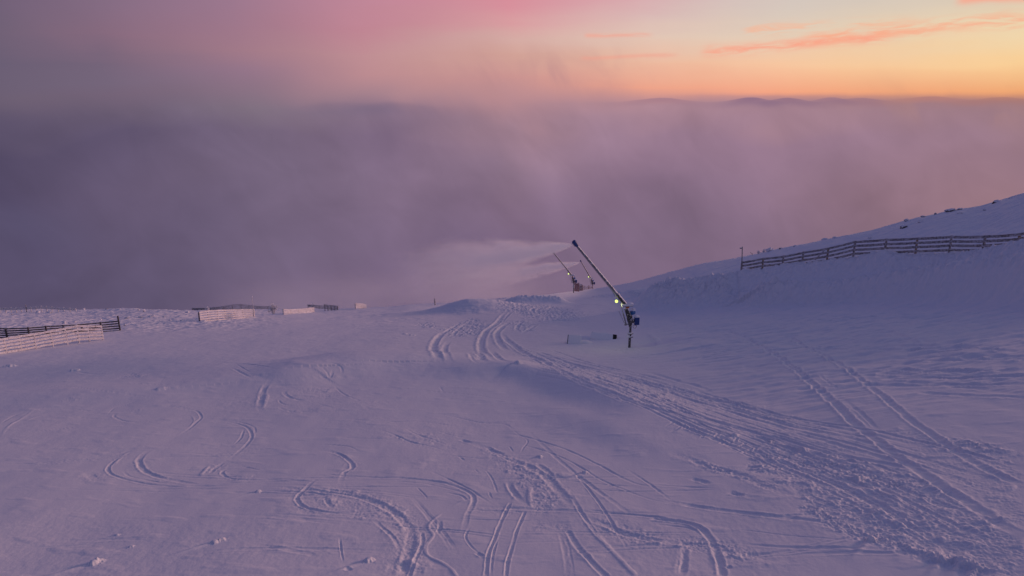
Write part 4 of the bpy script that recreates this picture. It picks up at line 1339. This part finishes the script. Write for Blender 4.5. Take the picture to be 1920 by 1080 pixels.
fence('low dark fence on the far rim touching the short dark slat fence', ut, ub, [120] * 4, 4, 0.09, M_NET, M_NET, 0.04, 0.06, 0.03)

# red slatted fence beside the second lance
root = empty('snow_fence', pt(1092, 545, 152))
tag(root, 'red slatted safety fence standing between the two far snow lances', 'fence')
o = root.location
line = [(1077.5, 530.5, 545.5, 147), (1085, 531, 544.5, 149), (1091, 534, 543.5, 153), (1097, 536.5, 543.5, 158), (1104, 536, 543, 162), (1111, 536, 543, 166)]
pts3 = [(pt(x, a, d), pt(x, b, d)) for x, a, b, d in line]
sl = MB()
rl = MB()
for i in range(len(pts3) - 1):
    (t0, b0), (t1_, b1) = pts3[i], pts3[i + 1]
    m = 9 if i == 0 else 4
    for k in range(m):
        a, b = b0.lerp(b1, (k + 0.5) / m) - o, t0.lerp(t1_, (k + 0.5) / m) - o
        b.x, b.y = a.x, a.y
        b.z += random.uniform(-0.12, 0.1)
        a.z -= 0.5
        sl.box((a + b) / 2, (0.11 if i == 0 else 0.08, 0.03, (b.z - a.z)))
    for f in (0.2, 0.75):
        a, b = b0.lerp(t0, f) - o, b1.lerp(t1_, f) - o
        rl.tube([a + Vector((0, 0.05, 0)), b + Vector((0, 0.05, 0))], 0.022, 6)
sl.build('slats', M_RED, root)
rl.build('wire', M_STEEL, root)
for i in (0, 1, 2, 4, 5):
    t0, b0 = pts3[i]
    MB().tube([Vector((b0.x, b0.y + 0.1, b0.z - 0.6)) - o, Vector((b0.x, b0.y + 0.1, t0.z + 0.15)) - o], 0.07, 8).build('post', M_RED, root)
# snow topped cabinet behind the red fence
cpos = pt(1089.5, 543.5, 155)
root = empty('hydrant_cabinet', cpos)
tag(root, 'small grey cabinet with a thick snow cap behind the red slatted fence', 'cabinet')
MB().box((0, 0, 0.35), (0.75, 0.6, 1.5), None, 0.03).build('body', M_STEEL, root)
MB().box((0, 0, 1.2), (0.85, 0.7, 0.22), None, 0.08).build('snow_cap', M_CAP, root)


# ------------------------------------------------------------------ marker poles
def pole(px, y0, y1, depth, r, label, mat, knob=0.0, lean=0.0):
    b = pt(px, y1, depth)
    t_ = pt(px, y0, depth)
    h = t_.z - b.z
    root = empty('marker_pole', b)
    tag(root, label, 'pole', 'marker poles on the slope')
    MB().tube([(0, 0, -0.5), (lean * 0.5, 0, h * 0.5), (lean, 0, h)], [r, r, r * 0.9], 10).build('pole', mat, root)
    if knob:
        MB().blob((lean, 0, h), (knob, knob, knob * 1.1), 0.15, 2, seed=int(px)).build('frost_cap', M_CAP, root)
    return root


pm = pole(1391, 462.5, 500, fence_depth(1391) - 0.2, 0.055, 'frosted steel pole at the left end of the long fence', M_STEEL, 0, lean=-0.14)
MB().box((-0.26, 0, 2.05), (0.30, 0.12, 0.13), None, 0.03).build('sensor_head', M_STEEL, pm)
pole(476.5, 556.5, 595, md[-1] - 0.25, 0.045, 'tall thin frosted pole at the right end of a pale fence', M_WOOD_RIME, 0.10)
pole(815.8, 559.5, 569, 112, 0.10, 'short dark post alone on the skyline left of the rounded drift', M_WOOD_DARK, 0, lean=-0.08)
pole(587, 568, 577, 122, 0.05, 'tiny frosted pole above the small pale fence in the haze', M_WOOD_RIME, 0.09)
pole(49.7, 571, 581, 117.8, 0.06, 'thin pole sticking up out of the skyline fence at far left', M_STEEL, 0)

# ------------------------------------------------------------------ covered boxes beside the near lance
def covered_box(px0, px1, py_top, py_bot, label, dark_end, seed):
    a, b = ground_pt(px0, py_bot), ground_pt(px1, py_bot)
    c = (a + b) / 2
    L = (b - a).length
    yaw = math.atan2(b.y - a.y, b.x - a.x)
    h = (py_bot - py_top) / PXM * 0.88
    root = empty('covered_box', (c.x, c.y, gz(c.x, c.y)), yaw)
    tag(root, label, 'box', 'snow covered boxes by the near lance')
    s = 1 if dark_end == 'R' else -1
    rr = random.Random(seed)

    def wedge(x0, x1, k, name, mat, lean, bev):
        """leaning lid: front edge near the ground, back edge raised"""
        mb = MB()
        prof = [(0.0, 0.03), (0.10, h * 0.25 * k), (0.55, h * k), (0.72, h * 0.96 * k), (0.95, -0.45), (0.02, -0.45)]
        if bev == 0:
            prof = [(0.06 + y * 0.9, z * 0.93) for y, z in prof]
        n = 14
        rings = []
        for i in range(n + 1):
            f = i / n
            x = x0 + (x1 - x0) * f
            ring = []
            for y, z in prof:
                e = abs(2 * f - 1) ** 8
                dz = (rr.uniform(-0.012, 0.012) - 0.05 * e * (1 if z > 0.1 else 0)) if bev else 0
                ring.append(mb.bm.verts.new((x + lean * y * (1 if f > 0.5 else 0.4), y, z + dz)))
            rings.append(ring)
        m_ = len(prof)
        for A, B in zip(rings, rings[1:]):
            for q in range(m_):
                mb.bm.faces.new((A[q], A[(q + 1) % m_], B[(q + 1) % m_], B[q]))
        mb.bm.faces.new(rings[0][::-1])
        mb.bm.faces.new(rings[-1])
        return mb.build(name, mat, root, smooth=False)
    ext = 0.34 if s > 0 else 0.10
    wedge(-L / 2 + 0.05 - (ext if s < 0 else 0), L / 2 - 0.05 + (ext if s > 0 else 0), 0.98, 'body', M_GAP_SHADE, -0.12, 0)  # solid near-black wedge, jutting out at one end as the gap's painted shade
    wedge(-L / 2, L / 2, 1.0, 'snow_cap', M_CAP, -0.12, 1)
    # snow drifted against the end away from the gap
    MB().blob((-s * (L / 2 + 0.15), 0.60, -0.36), (0.9, 0.6, h * 0.85), 0.08, 3, seed=seed).build('drift', M_CAP, root)
    return root


covered_box(1106, 1148, 626, 637, 'snow covered low box with a dark gap at its right end', 'R', 1)
covered_box(1064.5, 1090, 630, 646, 'snow covered low box with a dark gap at its left end', 'L', 2)


# ------------------------------------------------------------------ rocks
def rock(px, py, depth, wpx, hpx, label, seed, mat=M_ROCK, group=None, name='rock', cat='rock'):
    ppm = FP / (depth * 1.03)
    w, h = wpx / ppm * 0.46, hpx / ppm * 0.72
    b = pt(px, py, depth)
    mb = MB().blob((0, 0, h * 0.25), (w, w * 0.8, h * 0.75), 0.22, 3, flat=-0.6, seed=seed)
    rr = random.Random(seed)
    for k in range(2):
        mb.blob((rr.uniform(-w, w) * 0.8, rr.uniform(-w, w) * 0.4, h * 0.05), (w * rr.uniform(0.3, 0.55), w * 0.4, h * rr.uniform(0.3, 0.55)), 0.25, 2, flat=-0.6, seed=seed + k + 40)
    for v in mb.bm.verts:
        v.co += Vector((rr.uniform(-1, 1), rr.uniform(-1, 1), rr.uniform(-1, 1))) * w * 0.05
    o = mb.build(name, mat, None, smooth=False)
    o.location = b
    o.rotation_euler = (rr.uniform(-.15, .15), -0.2, rr.uniform(0, 6.28) if wpx < 8 else rr.uniform(-.4, .4))
    tag(o, label, cat, group)
    return o


def ridge_depth(px, back=0.0):
    g, t = gt(px, 450)
    return float(np.interp(t, SKT, SKY_D)) - back


GR = 'rocks on the right hand hillside'
zr = lambda x, y: (1360 + x / 3.4286, 340 + y / 3.4286)
RR = [
    (1148, 300, 13, 9, 6, 'dark bare rock alone on the snow below the right hand ridge', M_ROCK),
    (1745, 140, 14, 8, 0.3, 'large dark rock on the skyline near the right edge', M_ROCK),
    (1440, 190, 17, 5, 0.3, 'broad low rock on the skyline above the long fence', M_ROCK),
    (1508, 180, 10, 3, 0.3, 'flat sliver of rock on the skyline right of the broad low rock', M_ROCK),
    (1508, 208, 12, 5, 3, 'snow streaked rock just below the skyline slivers', M_CRUST),
    (1350, 212, 5, 4.5, 0.4, 'small upright rock on the skyline left of the broad low rock', M_ROCK),
    (1270, 228, 8, 3, 0.3, 'small dark rock on the skyline above the bare dark rock', M_ROCK),
    (1165, 252, 10, 4, 0.3, 'low dark rock on the skyline just above the bare dark rock', M_ROCK),
    (1258, 262, 12, 5, 5, 'snow crusted rock right of the bare dark rock', M_CRUST),
    (930, 366, 9, 4, 4, 'small snow crusted rock in the snow above the middle of the long fence', M_CRUST),
    (640, 378, 13, 5, 0.5, 'snow capped rock on the skyline above the diagonal fence brace', M_CRUST),
    (705, 364, 9, 4, 0.5, 'small snow capped rock right of the one above the fence brace', M_CRUST),
    (780, 354, 9, 2.5, 0.3, 'thin dark rock on the skyline above the fence bend', M_ROCK),
    (870, 336, 5, 2.5, 0.3, 'tiny dark rock on the skyline right of the fence bend', M_ROCK),
    (285, 448, 16, 9, 1, 'rounded snow crusted boulder on the skyline near the steel pole', M_CRUST),
    (450, 418, 9, 3, 0.5, 'thin snow streaked rock on the skyline right of the crusted boulder', M_CRUST),
    (355, 434, 6, 3, 0.5, 'small dark rock on the skyline between two crusted rocks', M_ROCK),
    (1665, 184, 7, 3, 2, 'small dark rock just under the skyline left of the large one', M_ROCK),
    (1850, 108, 16, 4, 0.3, 'long low rock on the skyline at the right edge', M_CRUST),
    (1895, 96, 12, 4, 0.3, 'snow capped rock on the skyline cut by the right edge', M_CRUST),
    (1690, 168, 10, 3, 0.3, 'low rock on the skyline touching the large one', M_ROCK),
]
for k, (x, y, w, h, bk, lab, mt0) in enumerate(RR):
    px, py = zr(x, y)
    dpt = ridge_depth(px, 0)
    if bk > 1:
        dpt = float(at(px, py)[0][1])
    rock(px, py, dpt - (0.2 if bk <= 1 else 0), w, h, lab, 100 + k, mt0, GR)

GL = 'snow crusted boulders on the left hand ridge'
z7 = lambda x, y: (x / 5.3333, 540 + y / 5.3333)
RL = [
    (380, 250, 9, 6, 'largest crusted boulder on the left ridge, just under the skyline fence', M_CRUST),
    (840, 222, 5, 6, 'upright crusted boulder on the skyline right of the skyline fence', M_CRUST),
    (1385, 226, 5, 5.5, 'upright pale boulder on the skyline above the dark fence end post', M_CRUST),
    (1447, 236, 6, 4.5, 'dark round boulder just right of the upright pale boulder', M_ROCK),
    (1270, 302, 9, 3.5, 'flat dark rock right of the dark fence end post', M_ROCK),
    (1520, 292, 12, 6, 'wide snow covered boulder in the snow right of the dark fence end post', M_CRUST),
    (1640, 292, 7, 3.5, 'dark flat rock right of the wide snow covered boulder', M_ROCK),
    (1820, 334, 9, 5, 'snow covered hummock at the right end of the left ridge', M_CRUST),
    (1245, 378, 4, 5, 'small upright boulder at the foot of the dark fence end post', M_CRUST),
    (700, 358, 7, 3.5, 'dark sided rock just above the middle of the dark fence', M_ROCK),
    (640, 356, 8, 5, 'snow covered rock left of the dark sided rock', M_CRUST),
    (750, 342, 5, 3.5, 'small pale rock right of the dark sided rock', M_CRUST),
    (850, 322, 6, 3.5, 'small crusted rock above the right half of the dark fence', M_CRUST),
    (525, 334, 8, 3, 'low streaky rock above the left half of the dark fence', M_CRUST),
    (480, 254, 16, 3, 'long dark streak of rock under the skyline fence', M_ROCK),
    (1065, 212, 5, 2.5, 'tiny dark rock on the skyline left of the upright pale boulder', M_ROCK),
    (1190, 219, 10, 3, 'low crusted rock on the skyline above the dark fence', M_CRUST),
    (1700, 330, 6, 4, 'small rock above the wavy shadow at the end of the ridge', M_CRUST),
    (125, 268, 3.5, 2.5, 'lone tiny rock near the left edge of the ridge', M_ROCK),
    (425, 356, 5, 3, 'small dark rock close above the dark fence', M_ROCK),
    (1395, 294, 13, 2.5, 'thin strip of dark rock left of the wide snow covered boulder', M_ROCK),
    (1870, 252, 9, 4, 'crusted rock on the skyline at the right end of the left ridge', M_CRUST),
    (1010, 318, 4, 3, 'tiny crusted rock above the last bay of the dark fence', M_CRUST),
    (800, 230, 6, 2.5, 'dark low rock where the skyline fence ends', M_ROCK),
]
for k, (x, y, w, h, lab, mt0) in enumerate(RL):
    px, py = z7(x, y)
    rock(px, py, float(min(at(px, py)[0][1], 122)), w, h, lab, 200 + k, mt0, GL, 'boulder', 'boulder')


# ------------------------------------------------------------------ frosted shrubs and stalks
def shrub(px, py, depth, wpx, hpx, label, nleaf, seed, mat=M_TWIG):
    ppm = FP / (depth * 1.03)
    w, h = wpx / ppm * 0.5, hpx / ppm
    rr = random.Random(seed)
    root = empty('frosted_shrub', pt(px, py, depth))
    tag(root, label, 'shrub')
    st_ = MB()
    lf = MB()
    for k in range(26):
        a = rr.uniform(0, 6.28)
        e = rr.uniform(0.15, 1.0)
        top = Vector((math.cos(a) * w * e, math.sin(a) * w * e * 0.8, h * (1.05 - 0.75 * e) * rr.uniform(0.75, 1.05)))
        st_.tube([(0.1 * math.cos(a), 0.1 * math.sin(a), -0.2), top * 0.6 + Vector((0, 0, 0.08)), top], [0.035, 0.025, 0.012], 5)
        for q in range(nleaf):
            c = top * rr.uniform(0.45, 1.08) + Vector((rr.gauss(0, 0.09), rr.gauss(0, 0.09), rr.gauss(0, 0.07)))
            s = rr.uniform(0.04, 0.10)
            d1 = Vector((rr.uniform(-1, 1), rr.uniform(-1, 1), rr.uniform(-1, 1))).normalized()
            d2 = d1.orthogonal()
            vs = [lf.bm.verts.new(c + d1 * s * i + d2 * s * 0.6 * j) for i, j in ((-1, 0), (0, -1), (1, 0), (0, 1))]
            lf.bm.faces.new(vs)
    st_.build('stem', mat, root)
    lf.build('twigs', mat, root, smooth=False)
    return root


shrub(340 + 830 / 4.8, 530 + 268 / 4.8, 90, 24, 18, 'bushy frosted shrub standing between two pale fences', 22, 3)
shrub(340 + 235 / 4.8, 530 + 246 / 4.8, 106, 7, 7, 'small frosted shrub just above the left end of the pale fence', 8, 4, M_CRUST)
px, py = zr(213, 462)
shrub(px, py, ridge_depth(px), 6, 6, 'tuft of dry stalks on the skyline left of the crusted boulder', 2, 5)
px, py = zr(246, 456)
shrub(px, py, ridge_depth(px), 7, 7, 'tuft of dry stalks touching the crusted boulder near the steel pole', 2, 6)
px, py = zr(178, 468)
b_ = pt(px, py, ridge_depth(px))
mb = MB().tube([(0, 0, -0.3), (-0.15, 0, 0.12), (-0.42, 0, 0.30)], [0.05, 0.045, 0.03], 7).tube([(-0.2, 0, 0.15), (-0.35, 0.05, 0.16)], 0.03, 6)
ob_ = mb.build('broken_stake', M_RAWPOST)
ob_.location = b_
tag(ob_, 'short bent wooden stake leaning on the skyline right of the steel pole', 'stake')


# ------------------------------------------------------------------ blown snow
def volume_mat(name, length, r0, r1, dens, colour=(1, 1, 1), aniso=0.35, kind='plume', nscale=0.5):
    m = bpy.data.materials.new(name)
    m.use_nodes = True
    t = NT(m.node_tree)
    t.n.clear()
    out = t.new('ShaderNodeOutputMaterial')
    pv = t.new('ShaderNodeVolumePrincipled')
    pv.inputs['Color'].default_value = (*colour, 1)
    pv.inputs['Anisotropy'].default_value = aniso
    v = t.new('ShaderNodeTexCoord').outputs['Object']
    sp = t.new('ShaderNodeSeparateXYZ')
    t.l.new(v, sp.inputs[0])
    x, y, z = sp.outputs
    if kind == 'plume':
        s = t.m('DIVIDE', x, length, clamp=True)
        rad = t.m('ADD', r0, t.m('MULTIPLY', t.m('POWER', s, 0.8), r1 - r0))
        rr_ = t.m('DIVIDE', t.m('SQRT', t.m('ADD', t.m('POWER', y, 2.0), t.m('POWER', z, 2.0))), rad)
        rag = t.noise(t.comb(t.m('MULTIPLY', x, 0.22), y, z), nscale * 2.0, 6, 0.66, 0.8)
        rr_ = t.m('ADD', rr_, t.m('MULTIPLY', t.m('SUBTRACT', rag, 0.45), t.m('MULTIPLY', t.smooth(s, 0.0, 0.22), 1.15)))
        prof = t.smooth(rr_, 0.15, 0.85, 1.0, 0.0)
        fade = t.m('POWER', t.m('SUBTRACT', 1.0, s, clamp=True), 1.4)
        conc = t.m('DIVIDE', 1.0, t.m('POWER', t.m('ADD', 0.10, t.m('MULTIPLY', rad, 1.0 / r1)), 1.35))
        nz = t.smooth(t.noise(t.comb(t.m('MULTIPLY', x, 0.35), y, z), nscale, 4, 0.55, 0.4), 0.28, 0.66, 0.25, 1.0)
        d = t.m('MULTIPLY', t.m('MULTIPLY', prof, fade), t.m('MULTIPLY', conc, nz))
    else:
        rr_ = t.m('SQRT', t.m('ADD', t.m('ADD', t.m('POWER', t.m('DIVIDE', x, length), 2.0), t.m('POWER', t.m('DIVIDE', y, r0), 2.0)), t.m('POWER', t.m('DIVIDE', z, r1), 2.0)))
        prof = t.smooth(rr_, 0.05, 0.98, 1.0, 0.0)
        nz = t.smooth(t.noise(t.comb(t.m('MULTIPLY', x, 0.5), y, t.m('MULTIPLY', z, 1.2)), nscale, 3, 0.5, 0.5), 0.3, 0.7, 0.3, 1.0)
        d = t.m('MULTIPLY', prof, nz)
    t.l.new(t.m('MULTIPLY', d, dens), pv.inputs['Density'])
    t.l.new(pv.outputs[0], out.inputs['Volume'])
    return m


def plume(start, end, r0, r1, dens, label, seed):
    d = end - start
    L = d.length
    mb = MB()
    n = 8
    mb.tube([(L * k / n, 0, 0) for k in range(n + 1)], [(r0 + (r1 - r0) * (k / n) ** 0.8) * 1.02 for k in range(n + 1)], 18)
    m = volume_mat('blown_snow', L, r0, r1, dens, nscale=0.45 + 0.1 * seed)
    o = mb.build('snow_spray', m)
    o.location = start
    o.rotation_mode = 'QUATERNION'
    o.rotation_quaternion = d.to_track_quat('X', 'Z')
    tag(o, label, 'snow spray', 'plumes of artificial snow')
    return o


def mist(c, size, dens, label):
    mb = MB().blob((0, 0, 0), size, 0.0, 3)
    o = mb.build('drifting_snow_mist', volume_mat('drifting_mist', size[0], size[1], size[2], dens, kind='mist', nscale=0.09))
    o.location = c
    tag(o, label, 'mist', kind='stuff')
    return o


tip1 = pt(1073, 459, pL.y)
plume(tip1 + Vector((0.0, 0, 0)), pt(735, 512, pL.y + 7), 0.10, 4.2, 1.7, 'long pale snow plume blowing left from the nearest lance', 1)
tip3 = pt(1086, 492.5, 178)
plume(tip3, pt(850, 535, 186), 0.22, 7.0, 0.9, 'smaller pale snow plume blowing left from the farthest lance', 2)
mist(pt(650, 575, 126), (36, 20, 7.5), 0.05, 'soft mist of blown snow drifting over the far fences')

mist(pt(900, 535, 128), (22, 14, 8.5), 0.07, 'bank of blown snow hanging left of the far lances')
